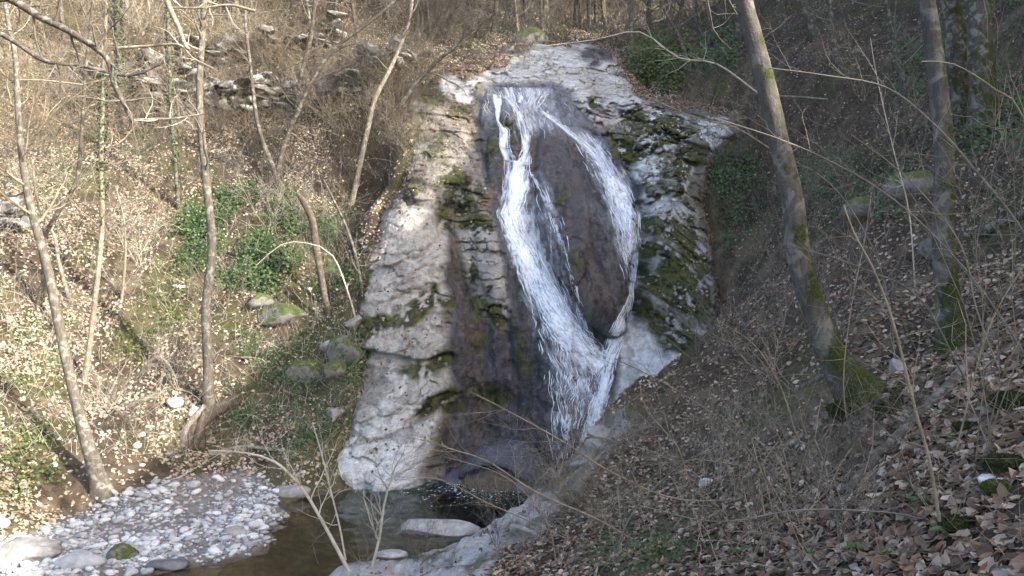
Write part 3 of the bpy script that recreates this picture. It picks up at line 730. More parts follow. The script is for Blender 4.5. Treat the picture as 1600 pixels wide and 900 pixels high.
    f2 = np.stack([idx[:, :-1, 1], idx[:, :-1, 2], idx[:, 1:, 2], idx[:, 1:, 1]], -1).reshape(-1, 4)
    sp = link('spray', mesh_np('spray', Vt.reshape(-1, 3), np.r_[f1, f2], np.full((n * K * 3, 3), .93), True, {'Alpha': np.full(n * K * 3, .85)}), M['foam'], o)
    sp['kind'] = 'stuff'
    return o

wf = empty('waterfall', (2.2, 21.6, 0), None, None, None, 'structure')
wf['label'] = 'white braided waterfall sliding down the steep rock face'
wf.location = (0, 0, 0)
mid = lambda s, q: np.clip(1.15 - 1.4 * np.abs(q - .5), 0, 1)
# the left braid, round the two small rocks
stream('water_braid', [(768, 148), (772, 170), (776, 190), (782, 208), (780, 230), (786, 250)], [(788, 150), (784, 168), (780, 190), (796, 205), (796, 232), (806, 255)], 420, wf, (.010, .026), (.1, .3), seed=2, wob=.15)
stream('water_braid', [(783, 150), (800, 170), (806, 190), (810, 205), (815, 232), (805, 256)], [(796, 150), (812, 170), (822, 190), (830, 206), (829, 232), (829, 258)], 620, wf, (.012, .032), (.1, .3), seed=3, wob=.12)
stream('water_braid', [(786, 250), (785, 300), (776, 335), (788, 370), (800, 410), (818, 450), (838, 490), (862, 525), (895, 560), (925, 590)],
       [(829, 255), (831, 295), (817, 335), (822, 365), (846, 405), (868, 445), (890, 480), (915, 515), (943, 545), (956, 560)], 4600, wf, (.012, .034), (.05, .16), mid, seed=4)
stream('water_apron', [(802, 410), (818, 455), (838, 520), (854, 580), (860, 630), (862, 668)], [(850, 425), (895, 490), (935, 550), (934, 600), (922, 640), (912, 672)], 2300, wf, (.008, .024), (.08, .26), lambda s, q: np.clip(.25 + .9 * q, 0, 1) * np.clip(1.25 - s * .9, .2, 1), seed=5, wob=.06, cover=.46)
# the right braid
stream('water_braid', [(838, 172), (868, 195), (900, 222), (925, 250), (938, 272)], [(850, 174), (884, 198), (918, 226), (944, 250), (962, 274)], 520, wf, (.008, .024), (.08, .25), seed=6, wob=.15, cover=.35)
stream('water_braid', [(934, 268), (945, 300), (958, 340), (970, 375), (979, 410), (984, 440)], [(962, 270), (985, 300), (999, 330), (1000, 370), (997, 410), (992, 442)], 1900, wf, (.010, .028), (.08, .24), mid, seed=7)
stream('water_braid', [(982, 436), (982, 460), (968, 490), (950, 520), (938, 560), (930, 610), (916, 650), (905, 690)], [(992, 438), (990, 465), (986, 490), (976, 520), (966, 560), (956, 610), (948, 650), (938, 690)], 3000, wf, (.012, .034), (.06, .2), mid, seed=8)
# thin translucent veils between the braids
stream('water_veil', [(785, 290), (790, 380), (815, 470), (842, 560), (856, 620), (860, 672)], [(852, 300), (880, 420), (925, 520), (955, 575), (948, 625), (925, 680)], 300, wf, seed=15, cover=.40, amax=.5)
stream('water_veil', [(865, 190), (912, 250), (938, 310), (956, 380), (978, 450)], [(930, 205), (978, 268), (1004, 325), (1003, 390), (996, 450)], 200, wf, seed=16, cover=.34, amax=.5)
stream('water_veil', [(757, 137), (764, 180), (778, 235)], [(880, 137), (902, 175), (912, 212)], 120, wf, seed=17, cover=.22, amax=.45)
stream('water_veil', [(826, 262), (842, 330), (860, 400), (885, 470), (905, 520)], [(850, 262), (880, 340), (896, 410), (910, 470), (922, 515)], 80, wf, seed=18, cover=.14, amax=.45)
# threads
stream('water_thread', [(826, 270), (845, 310), (862, 350), (876, 395), (892, 445), (904, 500)], [(832, 268), (858, 308), (872, 350), (886, 395), (900, 445), (912, 500)], 330, wf, (.006, .016), (.06, .2), seed=9, wob=.3, cover=.3)
stream('water_thread', [(912, 205), (935, 255), (945, 300), (955, 350), (978, 430)], [(940, 225), (958, 262), (962, 310), (966, 350), (984, 430)], 160, wf, (.006, .014), (.1, .3), seed=10, wob=.2, cover=.05)
stream('water_thread', [(766, 136), (772, 150)], [(870, 140), (845, 172)], 170, wf, (.006, .016), (.1, .4), seed=12, wob=.1, cover=.12)
stream('water_thread', [(850, 640), (852, 680), (862, 720)], [(905, 650), (900, 690), (892, 716)], 170, wf, (.008, .02), (.15, .4), seed=13, wob=.1, cover=.0)

# ------------------------------------------------------------------ rocks
def ico(sub):
    bm = bmesh.new(); bmesh.ops.create_icosphere(bm, subdivisions=sub, radius=1.0)
    V = np.array([v.co[:] for v in bm.verts]); Fc = np.array([[v.index for v in f.verts] for f in bm.faces]); bm.free()
    return V, Fc
ICO = {k: ico(k) for k in (1, 2, 3, 4)}

def rock_mesh(name, seed, sub=3, size=(1, 1, 1), cuts=7, rough=.10, flat=.75, mat='greystone', smooth=True):
    r = np.random.default_rng(seed); V, Fc = ICO[sub]; V = V.copy()
    for _ in range(cuts):
        n = r.normal(0, 1, 3); n /= np.linalg.norm(n); h = r.uniform(flat - .15, flat + .15)
        V = V - np.maximum(0, V @ n - h)[:, None] * n
    V = V * (1 + rough * fbm(V[:, 0] * 1.7 + seed, V[:, 1] * 1.7, V[:, 2] * 1.7, 4, seed))[:, None]
    V = V + .25 * rough * fbm(V[:, 0] * 6, V[:, 1] * 6 + seed, V[:, 2] * 6, 3, seed)[:, None] * V
    me = mesh_np(name, V * np.array(size), Fc, smooth=smooth); me.materials.append(M[mat])
    return me

def put(o, p, rz=0.0, tilt=(0, 0), s=1.0):
    o.location = tuple(float(c) for c in p); o.rotation_euler = (tilt[0], tilt[1], rz); o.scale = (s, s, s) if isinstance(s, (int, float)) else s
    return o

def g(px, py):
    return hit_ground([px], [py])[0]

# materials for particular rocks
m, nt, ns, b = new_mat('mossy_limestone')
tc = nd(nt, 'ShaderNodeTexCoord'); ge = nd(nt, 'ShaderNodeNewGeometry'); sx = nd(nt, 'ShaderNodeSeparateXYZ'); nt.links.new(ge.outputs['Normal'], sx.inputs[0])
base = ramp(nt, tex(nt, 3.5, 6, .65), [(0.3, (.085, .08, .07)), (0.7, (.23, .215, .19))])
f = nd(nt, 'ShaderNodeMath', operation='MULTIPLY_ADD'); f.inputs[1].default_value = .25
nt.links.new(sx.outputs['Z'], f.inputs[0]); nt.links.new(tex(nt, 3.0, 5, .6), f.inputs[2])
nt.links.new(mix_col(nt, ramp(nt, f.outputs[0], [(0.52, 0.0), (0.62, 1.0)]), base, ramp(nt, tex(nt, 40, 3), [(0.3, (.02, .028, .006)), (0.7, (.09, .11, .02))])), b.inputs['Base Color'])
b.inputs['Roughness'].default_value = .9
bump(nt, tex(nt, 22, 5), .7, .03, b)
M['mossrock'] = m
m, nt, ns, b = new_mat('wet_slate_boulder')
nt.links.new(ramp(nt, tex(nt, 6, 6, .65), [(0.3, (.045, .045, .052)), (0.7, (.12, .118, .125))]), b.inputs['Base Color'])
b.inputs['Roughness'].default_value = .28; b.inputs['Specular IOR Level'].default_value = .6
bump(nt, tex(nt, 26, 5), .7, .03, b)
M['wetrock'] = m
M['rust'] = mat_plain('rusty_wet_rock', (.05, .034, .022), (.20, .115, .05), 3, .45, .9, .08)

# the dark boulder under the fall: a shell whose front is hollowed into an arch
bp = np.array([-.05, 21.2, .0])
th = np.linspace(0, math.pi * 2, 97)[:-1]; ring = np.linspace(0, 1, 40)
TH, RG = np.meshgrid(th, ring)
ax_, ay_ = 1.6, 1.35
bx_ = ax_ * RG * np.cos(TH); by_ = ay_ * RG * np.sin(TH)
bz_ = 1.62 * np.clip(1 - RG ** 3.4, 0, 1) ** .6 - .35 + .10 * bx_ - .28 * bx_ * (bx_ > 0) - .12 * (1 + by_) - .5 * np.clip(bx_ - .5, 0, 2) + .16 * fbm(bx_ * 1.6, by_ * 1.6, 0, 5, 201, .6) + .03 * fbm(bx_ * 8, by_ * 8, 0, 3, 203)
Vb = np.stack([bx_, by_, bz_], -1).reshape(-1, 3)
nb = len(th); ib = np.arange(39 * nb).reshape(39, nb)
Fb = np.stack([ib, np.roll(ib, -1, 1), np.roll(ib, -1, 1) + nb, ib + nb], -1).reshape(-1, 4)
arcz = .62 - .62 * np.abs((Vb[:, 0] + .40) / 1.15) ** 1.8 - .30 * np.clip(Vb[:, 0], 0, 2) + .06 * fbm(Vb[:, 0] * 3, Vb[:, 0] * 0, 0, 3, 209)
under = sstep(.06, -.04, Vb[:, 2] - arcz) * sstep(-.15, -.4, Vb[:, 1])
lens = sstep(.02, -.10, Vb[:, 2] - (arcz - .16 - .10 * Vb[:, 0]))
Vb[:, 1] += under * (.34 - .22 * lens)                                     # undercut lip, a bedded lens bulging inside it
cb = np.ones((len(Vb), 3)) * np.array([.060, .060, .070]) * (1 + .5 * fbm(Vb[:, 0] * 3, Vb[:, 1] * 3, Vb[:, 2] * 3, 4, 211))[:, None]
rust = (under * lens * sstep(.55, .0, Vb[:, 0]))[:, None]
cb = cb * (1 - rust) + np.array([.105, .068, .036]) * rust * (1 + .5 * fbm(Vb[:, 0] * 2, Vb[:, 2] * 9, 0, 3, 213))[:, None]
M['boulder'] = mat_attr('wet_boulder', .3, 6, .6, 1.35, .9, .06, wet=True, fine=30)
boulder = empty('boulder', bp, 'dark wet boulder under the fall with a rusty undercut above the pool', 'boulder')
link('rock_body', mesh_np('rock_body', Vb, Fb, cb, True, {'Wet': np.ones(len(Vb))}), M['boulder'], boulder)
lobe = link('ledge', rock_mesh('ledge', 206, 3, (.65, .35, .3), 3, .08, .8, 'wetrock'), None, boulder); lobe.location = (.5, -.85, -.06); lobe.rotation_euler = (0, .35, 0)
lobe = link('ledge', rock_mesh('ledge', 208, 3, (.8, .6, .35), 6, .14, .7, 'wetrock'), None, boulder); lobe.location = (-1.35, .1, -.02); lobe.rotation_euler = (0, -.3, .2)

def rock_at(name, px, py, size, seed, label, cat='rock', mat='greystone', rz=0.0, sinkf=.35, d=None, tilt=(0, 0), cuts=7, rough=.1, flat=.75, sub=3):
    p = g(px, py) if d is None else P(px, py, d)
    if d is None:
        p = p + np.array([0, 0, size[2] * (1 - 2 * sinkf) * .5])
    o = link(name, rock_mesh(name, seed, sub, size, cuts, rough, flat, mat))
    put(o, p, rz, tilt)
    return tag(o, label, cat)
o = rock_at('pool_rock', 675, 822, (1.05, .45, .22), 211, 'long pale rock with grey patches standing out of the pool', 'rock', 'greystone', -.08, d=16.9, cuts=5, sub=4); o.location.z = .02
o = rock_at('pool_rock', 612, 850, (.35, .2, .10), 212, 'low dull rock just breaking the brown shallows', 'rock', 'greystone', d=15.4); o.location.z = -.02
rock_at('flat_rock', 28, 868, (.85, .6, .26), 213, 'broad flat pale rock at the lower left corner of the gravel bar', 'rock', 'greystone', .1, .4, sub=4, rough=.34, cuts=11, flat=.6)
rock_at('flat_rock', 128, 880, (.48, .36, .20), 214, 'white flat rock beside the broad pale rock at lower left', 'rock', 'stone', .3, .4, sub=4)
rock_at('mossy_rock', 192, 874, (.30, .26, .26), 215, 'white rock with a mossy patch at the lower edge of the gravel bar', 'rock', 'mossrock', .5, .35)
rock_at('dark_rock', 262, 886, (.42, .26, .14), 216, 'dark wet flat rock in the shallows under the gravel bar', 'rock', 'wetrock', .1, .4)
rock_at('rock', 366, 835, (.28, .24, .14), 217, 'grey slab lying at the water edge of the gravel bar', 'rock', 'greystone', .2, .4)
rock_at('white_rock', 1404, 585, (.16, .13, .17), 218, 'pointed pale grey rock beside the mossy foot of the big leaning trunk', 'rock', 'greystone', .4, .3, tilt=(.5, .7), cuts=14, flat=.5)
rock_at('white_rock', 272, 636, (.28, .2, .22), 219, 'white block of stone on the leafy slope left of the split stump', 'rock', 'stone', .4, .25, cuts=10, flat=.6)
rock_at('white_rock', 302, 645, (.22, .16, .2), 220, 'small white stone right against the split stump', 'rock', 'stone', 1.4, .25, cuts=10, flat=.6)
rock_at('white_rock', 303, 760, (.2, .16, .1), 221, 'rounded white stone at the top of the gravel bar below the stump', 'rock', 'stone', 1.4, .3)
rock_at('mossy_rock', 440, 500, (.75, .5, .42), 222, 'moss covered boulder on the left slope below the ivy', 'rock', 'mossrock', .2, .3, sub=4)
rock_at('mossy_rock', 405, 480, (.5, .4, .3), 223, 'smaller mossy rock left of the moss covered boulder below the ivy', 'rock', 'mossrock', .9, .3)
rock_at('mossy_rock', 1345, 340, (.45, .4, .35), 224, 'mossy rock between the two big trunks on the right slope', 'rock', 'mossrock', .9, .3)
rock_at('mossy_rock', 1470, 395, (.4, .35, .22), 225, 'mossy rock against the upright trunk on the right', 'rock', 'mossrock', .3, .3)
rock_at('mossy_rock', 1430, 300, (.7, .5, .4), 226, 'low mossy rock left of the upright trunk on the right slope', 'rock', 'mossrock', .3, .35)
rock_at('mossy_rock', 830, 75, (.9, .7, .75), 227, 'mossy boulder left of the head of the fall', 'rock', 'mossrock', .3, .25, sub=4)
rock_at('white_rock', 1000, 560, (.2, .16, .14), 228, 'grey stone at the edge of the right bank below the white rock', 'rock', 'greystone', .3, .3)
rock_at('white_rock', 1105, 758, (.13, .1, .07), 229, 'white stone lying in leaves low on the right bank', 'rock', 'stone', .3, .3, cuts=10, flat=.6)
rock_at('white_rock', 1555, 765, (.10, .08, .05), 230, 'flat white stone beside the bright moss cushion', 'rock', 'stone', .3, .3, cuts=10, flat=.6)
rock_at('pale_rock', 480, 590, (.6, .45, .4), 231, 'pale broken block at the left edge of the rock slab', 'rock', 'mossrock', .3, .35, sub=4)
rock_at('pale_rock', 455, 772, (.5, .25, .2), 232, 'low pale rock at the water edge left of the slab foot', 'rock', 'greystone', .1, .4)
for k, (px, py, s_, lab) in enumerate([(552, 512, .42, 'grey broken block at the left edge of the slab below the thin dead stem'), (528, 590, .5, 'pale broken block in the notch at the left edge of the slab'), (522, 655, .4, 'grey block low on the left edge of the slab'), (580, 398, .4, 'grey block at the upper left shoulder of the slab'), (515, 545, .35, 'small mossy block left of the notch in the slab edge')]):
    rock_at('broken_block', px, py, (s_, s_ * .8, s_ * .75), 280 + k, lab, 'rock', ('greystone', 'mossrock')[k % 2], .7 * k, .3, cuts=12, flat=.56, rough=.16, tilt=(.15, -.2))
rock_at('pale_rock', 540, 560, (.55, .4, .5), 233, 'grey mossy block wedged beside the big pale slab', 'rock', 'mossrock', .1, .3, sub=4)

er = random.Random(19)
for k, (px, py) in enumerate([(862, 772), (880, 748), (905, 725), (930, 690), (948, 672), (985, 640), (840, 790), (820, 830)]):
    rock_at('bank_rock', px + er.uniform(-6, 6), py + er.uniform(0, 8), (er.uniform(.2, .45), er.uniform(.2, .4), er.uniform(.12, .2)), 260 + k, 'grey rock sunk in the bank edge ' + where(px, py, k % 3), 'rock', er.choice(['greystone', 'mossrock', 'greystone']), er.uniform(0, 6), .72, tilt=(er.gauss(0, .2), er.gauss(0, .2)), cuts=11, flat=.58, rough=.16)['group'] = 'rocks of the near bank edge'

# ------------------------------------------------------------------ the ledges of the upper left slope: each bed a slab of its own
slab_me = [rock_mesh('slab', 300 + k, 3, (1, .8, .5), 13, .16, .52, 'ledge', smooth=False) for k in range(10)]
def ledge(pts, rows, label, n, w=(.22, .85), hgt=(.14, .3), seed=5):
    r = random.Random(seed)
    base = g(*pts[len(pts) // 2])
    e = empty('rock_ledge', base, label, 'rock ledge')
    for k in range(n):
        t = k / (n - 1) * (len(pts) - 1); i = min(int(t), len(pts) - 2); f_ = t - i
        px = pts[i][0] * (1 - f_) + pts[i + 1][0] * f_; py = pts[i][1] * (1 - f_) + pts[i + 1][1] * f_
        p = g(px + r.uniform(-12, 12), py + r.uniform(-6, 6))
        z = p[2]
        for q in range(r.randint(1, rows)):
            h = r.uniform(*hgt) * r.choice((.7, 1, 1, 1.7))
            o = link('slab', slab_me[r.randrange(10)], None, e)
            sw = r.uniform(*w)
            o.scale = (sw, r.uniform(.7, 1.2), h * 2)
            o.rotation_euler = (r.uniform(-.08, .08), r.uniform(-.2, .2), r.uniform(-.6, .6))
            o.location = (p[0] - base[0] + r.uniform(-.3, .3), p[1] - base[1] + .35 - .4 * q / rows + r.uniform(-.3, .2), z + h * .6 - base[2])
            z += h * 1.25
ledge([(100, 140), (170, 135), (230, 150)], 3, 'broken grey ledge of layered rock at upper left', 18, seed=1)
ledge([(215, 168), (300, 165), (380, 172), (450, 168)], 4, 'long dark overhanging ledge of layered rock behind the slender trunk', 40, seed=2)
ledge([(235, 118), (300, 108), (360, 95)], 3, 'pale broken ledge above the long overhang', 18, seed=3)
ledge([(330, 85), (400, 75), (470, 80), (520, 70)], 3, 'upper ledge of grey blocks near the top of the left slope', 22, seed=4)
ledge([(450, 160), (510, 158), (560, 150)], 3, 'short ledge right of the long overhang', 14, seed=5)
ledge([(560, 110), (600, 100), (650, 95)], 2, 'low ledge of grey blocks above the head of the pale rock', 12, seed=6)
ledge([(0, 360), (20, 365)], 3, 'grey blocks at the left edge of the slope', 4, seed=7)
ledge([(770, 100), (800, 98), (825, 95)], 2, 'grey blocks on the lip left of the head of the fall', 5, seed=8)

# ------------------------------------------------------------------ pebbles of the gravel bar
peb = [rock_mesh('pebble', 400 + k, 2, (1, .78, .48), 3, .10, .9, 'stone') for k in range(10)]
r = np.random.default_rng(55)
px = r.uniform(-40, 450, 16000); py = r.uniform(735, 925, 16000)
dens = poly_mask(px, py, BAR, 20) * np.clip(.25 + 1.2 * sstep(-.4, .2, fbm(px / 60, py / 25, 0, 3, 61)), 0, 1)
k = r.uniform(0, 1, 16000) < dens
pts = hit_ground(px[k], py[k]); okp = ~np.isnan(pts[:, 0]) & (pts[:, 2] > -.14) & (pts[:, 2] < 1.6); pts = pts[okp]
sz = np.clip(np.exp(r.normal(-3.3, .55, len(pts))), .018, .14)
order = np.argsort(-sz / pts[:, 1])
for n_, i in enumerate(order[:290]):
    o = link('pebble', peb[n_ % 10])
    put(o, pts[i] + np.array([0, 0, sz[i] * .22]), r.uniform(0, 6.28), (r.normal(0, .2), r.normal(0, .2)), float(sz[i]))
    tag(o, 'pale rounded pebble lying loose on the gravel bar by the stream', 'pebble', 'pebbles of the gravel bar')
rest = order[290:5200]
V1_, F1_ = ICO[1]
rr = np.random.default_rng(5)
nR = len(rest)
ang = rr.uniform(0, 6.28, nR); ca, sa = np.cos(ang), np.sin(ang)
shp = V1_[None] * (1 + rr.normal(0, .10, (nR, len(V1_), 1))) * np.stack([np.ones(nR), rr.uniform(.6, .95, nR), rr.uniform(.35, .65, nR)], -1)[:, None]
shp = shp * sz[rest][:, None, None]
Vp = np.stack([shp[..., 0] * ca[:, None] - shp[..., 1] * sa[:, None], shp[..., 0] * sa[:, None] + shp[..., 1] * ca[:, None], shp[..., 2]], -1) + (pts[rest] + np.array([0, 0, .01]))[:, None]
gcol = np.repeat(rr.uniform(.14, .52, nR)[:, None, None] * np.array([1, .985, .955]) * rr.uniform(.95, 1.05, (nR, 1, 3)), len(V1_), 1)
Fp = (F1_[None] + (np.arange(nR) * len(V1_))[:, None, None]).reshape(-1, 3)
M['gravel'] = mat_attr('gravel', .8, 20, .8, 1.15, .3, .01)
tag(link('gravel', mesh_np('gravel', Vp.reshape(-1, 3), Fp, gcol.reshape(-1, 3)), M['gravel']), 'small pale stones covering the gravel bar', 'gravel', None, 'stuff')

# flecks of foam drifting on the plunge pool
nF = 380
fx = rr.normal(-1.0, .75, nF); fy = rr.normal(20.4, .7, nF); a = rr.uniform(0, 6.28, nF); s_ = rr.uniform(.008, .034, nF)
kk = (fy < 22) & (fx > -2.9) & (fx < 1.2)
fx, fy, a, s_ = fx[kk], fy[kk], a[kk], s_[kk]; nF = len(fx)
hexa = np.array([(math.cos(t), math.sin(t) * .45, 0) for t in np.linspace(0, 6.283, 7)[:-1]])
Vf = np.concatenate([hexa, [(0, 0, .35)]])[None] * s_[:, None, None] * rr.uniform(.7, 1.3, (nF, 7, 1)) + np.stack([fx, fy, np.full(nF, .028)], -1)[:, None]
Ff = (np.array([(i, (i + 1) % 6, 6) for i in range(6)])[None] + (np.arange(nF) * 7)[:, None, None]).reshape(-1, 3)
tag(link('foam_flecks', mesh_np('foam_flecks', Vf.reshape(-1, 3), Ff, np.full((nF * 7, 3), .8), True, {'Alpha': np.full(nF * 7, .9)}), M['foam']), 'white foam flecks drifting on the plunge pool', 'foam', None, 'stuff')
# ------------------------------------------------------------------ tubes, branches, trees
def tubes(polys):
    """polys: list of (points, radii, sides) -> vertices, quads"""
    groups = {}
    for pts, rad, sd in polys:
        groups.setdefault((len(pts), sd), []).append((pts, rad))
    VV, FF, base = [], [], 0
    for (n, sd), lst in groups.items():
        X = np.array([a for a, _ in lst], float); Rr = np.array([b_ for _, b_ in lst], float); m_ = len(lst)
        T = np.gradient(X, axis=1); T /= np.linalg.norm(T, axis=2, keepdims=True) + 1e-9
        mean = T.mean(1); ref = np.zeros((m_, 3)); ref[np.arange(m_), np.abs(mean).argmin(1)] = 1
        A = np.cross(T, ref[:, None]); A /= np.linalg.norm(A, axis=2, keepdims=True) + 1e-9
        B = np.cross(T, A)
        th_ = np.arange(sd) / sd * 2 * math.pi
        ringv = A[:, :, None] * np.cos(th_)[None, None, :, None] + B[:, :, None] * np.sin(th_)[None, None, :, None]
        V = X[:, :, None] + ringv * Rr[:, :, None, None]
        idx = np.arange(m_ * n * sd).reshape(m_, n, sd) + base
        nx2 = np.roll(idx, -1, 2)
        FF.append(np.stack([idx[:, :-1], nx2[:, :-1], nx2[:, 1:], idx[:, 1:]], -1).reshape(-1, 4))
        VV.append(V.reshape(-1, 3)); base += m_ * n * sd
    return np.concatenate(VV), np.concatenate(FF)

def norm(v):
    l = math.sqrt(v[0] ** 2 + v[1] ** 2 + v[2] ** 2) + 1e-9
    return (v[0] / l, v[1] / l, v[2] / l)

def grow(r, p, d, L, rad, lvl, maxl, out, kids, wig=.22, up=.05, n=6, ang=(.5, 1.0), rmin=.003, ratio=(.35, .65)):
    pts = [p]; dirs = []; rads = [rad]; st = L / n
    for i in range(n):
        d = norm((d[0] + r.gauss(0, wig), d[1] + r.gauss(0, wig), d[2] + r.gauss(0, wig) + up))
        p = (p[0] + d[0] * st, p[1] + d[1] * st, p[2] + d[2] * st)
        pts.append(p); dirs.append(d); rads.append(max(rmin * .6, rad * (1 - .8 * (i + 1) / n)))
    out.append((pts, rads, 6 if rad > .03 else (4 if rad > .012 else 3)))
    if lvl < maxl:
        for _ in range(kids[lvl]):
            i = r.randrange(1, n); a = r.uniform(*ang)
            b_ = dirs[i]; q = norm((r.gauss(0, 1), r.gauss(0, 1), r.gauss(0, 1)))
            k_ = q[0] * b_[0] + q[1] * b_[1] + q[2] * b_[2]
            q = norm((q[0] - k_ * b_[0], q[1] - k_ * b_[1], q[2] - k_ * b_[2]))
            c, s = math.cos(a), math.sin(a)
            nd_ = (b_[0] * c + q[0] * s, b_[1] * c + q[1] * s, b_[2] * c + q[2] * s)
            grow(r, pts[i], nd_, L * r.uniform(*ratio) * (1 - .35 * i / n), max(rmin, rads[i] * .6), lvl + 1, maxl, out, kids, wig * 1.1, up, n if lvl == 0 else 5, ang, rmin, ratio)

def smooth_path(pts, vals, step):
    """Catmull-Rom through 3-D points, resampled"""
    P_ = np.array(pts, float); v = np.array(vals, float)
    Q = np.vstack([2 * P_[0] - P_[1], P_, 2 * P_[-1] - P_[-2]]); w = np.r_[2 * v[0] - v[1], v, 2 * v[-1] - v[-2]]
    X, R_ = [], []
    for i in range(len(P_) - 1):
        n = max(2, int(np.linalg.norm(P_[i + 1] - P_[i]) / step)); t = (np.arange(n) / n)[:, None]
        a, b_, c, d = Q[i:i + 4]
        X.append(.5 * (2 * b_ + (c - a) * t + (2 * a - 5 * b_ + 4 * c - d) * t ** 2 + (3 * b_ - a - 3 * c + d) * t ** 3))
        R_.append(w[i + 1] * (1 - t[:, 0]) + w[i + 2] * t[:, 0])
    X.append(P_[-1:]); R_.append(v[-1:])
    return np.vstack(X), np.concatenate(R_)

def trunk_mesh(name, X, R_, sides, mossf, seed, flare=1.6, lump=.07, roots=5):
    """mossf(t along, angle, height) -> 0..1"""
    n = len(X)
    T = np.gradient(X, axis=0); T /= np.linalg.norm(T, axis=1, keepdims=True)
    A = np.cross(T, np.array([0, 1.0, 0])); A /= np.linalg.norm(A, axis=1, keepdims=True); B = np.cross(T, A)
    th_ = np.arange(sides) / sides * 2 * math.pi
    s = np.r_[0, np.cumsum(np.linalg.norm(np.diff(X, axis=0), axis=1))]
    TH_, SS = np.meshgrid(th_, s)
    fl_ = 1 + (flare - 1) * np.exp(-np.maximum(SS - .3, 0) / .22) * (.75 + .45 * np.cos(TH_ * roots + seed) * np.exp(-SS / .5))
    cs, sn = np.cos(TH_), np.sin(TH_)
    R2 = R_[:, None] * fl_ * (1 + lump * fbm(cs * 1.4 + seed, sn * 1.4, SS * 1.6, 4, seed) + .5 * lump * fbm(cs * 4, sn * 4 + seed, SS * 5, 3, seed + 1))
    mo = mossf(SS, TH_, X[:, None, 2] + 0 * SS)
    R2 = R2 + .012 * mo * (1 + fbm(cs * 9, sn * 9, SS * 12, 2, seed + 2))
    V = X[:, None] + (A[:, None] * cs[..., None] + B[:, None] * sn[..., None]) * R2[..., None]
    idx = np.arange(n * sides).reshape(n, sides); nx2 = np.roll(idx, -1, 1)
    Fc = np.stack([idx[:-1], nx2[:-1], nx2[1:], idx[1:]], -1).reshape(-1, 4)
    return mesh_np(name, V.reshape(-1, 3), Fc, floats={'Moss': mo.ravel()})

def leaf_fan(r, pts, nrm, size, cols, tilt=.5, aspect=.62, detailed=True, up=.01):
    """curled leaves: 8 vertices and 4 quads each"""
    n = len(pts)
    nrm = nrm + r.normal(0, tilt, (n, 3)); nrm /= np.linalg.norm(nrm, axis=1, keepdims=True)
    a = r.normal(0, 1, (n, 3)); a -= (a * nrm).sum(1, keepdims=True) * nrm; a /= np.linalg.norm(a, axis=1, keepdims=True)
    b_ = np.cross(nrm, a)
    cu = r.uniform(-.25, .5, n); fo = r.uniform(-.1, .45, n); wv = r.uniform(-.15, .15, (n, 2))
    if detailed:
        t = np.array([-1, -.35, -.35, -.35, .4, .4, .4, 1.0]); w = np.array([0, -.9, 0, .85, -.8, 0, .9, 0]) * aspect
        quads = np.array([(0, 2, 1, 0), (0, 3, 2, 0), (1, 2, 5, 4), (2, 3, 6, 5), (4, 5, 7, 4), (5, 6, 7, 5)])
        fc = np.array([(0, 3, 2), (0, 2, 1), (1, 2, 5), (1, 5, 4), (2, 3, 6), (2, 6, 5), (4, 5, 7), (5, 6, 7)])
    else:
        t = np.array([-1, 0, .05, 1.0]); w = np.array([0, -1, 1, 0]) * aspect
        fc = np.array([(0, 2, 1), (1, 2, 3)])
    k = len(t)
    hz = cu[:, None] * (t ** 2)[None] + fo[:, None] * np.abs(w)[None] * 1.1 + wv[:, :1] * t[None] * w[None] * 3
    V = pts[:, None] + size[:, None, None] * (a[:, None] * t[None, :, None] + b_[:, None] * w[None, :, None] + nrm[:, None] * hz[..., None]) + np.array([0, 0, up])
    Fc = (fc[None] + (np.arange(n) * k)[:, None, None]).reshape(-1, 3)
    cc = np.repeat(cols[:, None], k, 1).reshape(-1, 3)
    return V.reshape(-1, 3), Fc, cc

def ivy_cols(r, n):
    t = r.uniform(0, 1, (n, 1))
    return np.array([.022, .045, .016]) * (1 - t) + np.array([.085, .125, .040]) * t

def trunk_ivy(name, X, R_, parent, n, t0, t1, seed, spread=1.6, off=(0, 0, 0)):
    r = np.random.default_rng(seed); m_ = len(X)
    i = (r.uniform(t0, t1, n) * (m_ - 1)).astype(int)
    a = r.uniform(0, 6.28, n)
    nr = np.stack([np.cos(a), np.sin(a), r.uniform(0, .6, n)], -1)
    p = X[i] + nr * (R_[i] * r.uniform(1.0, spread, n) + r.uniform(0, .06, n))[:, None]
    V, Fc, cc = leaf_fan(r, p, nr, r.uniform(.025, .05, n), ivy_cols(r, n), .4, .8, False)
    return link(name, mesh_np(name, V - np.array(off), Fc, cc, False), M['ivy'], parent)

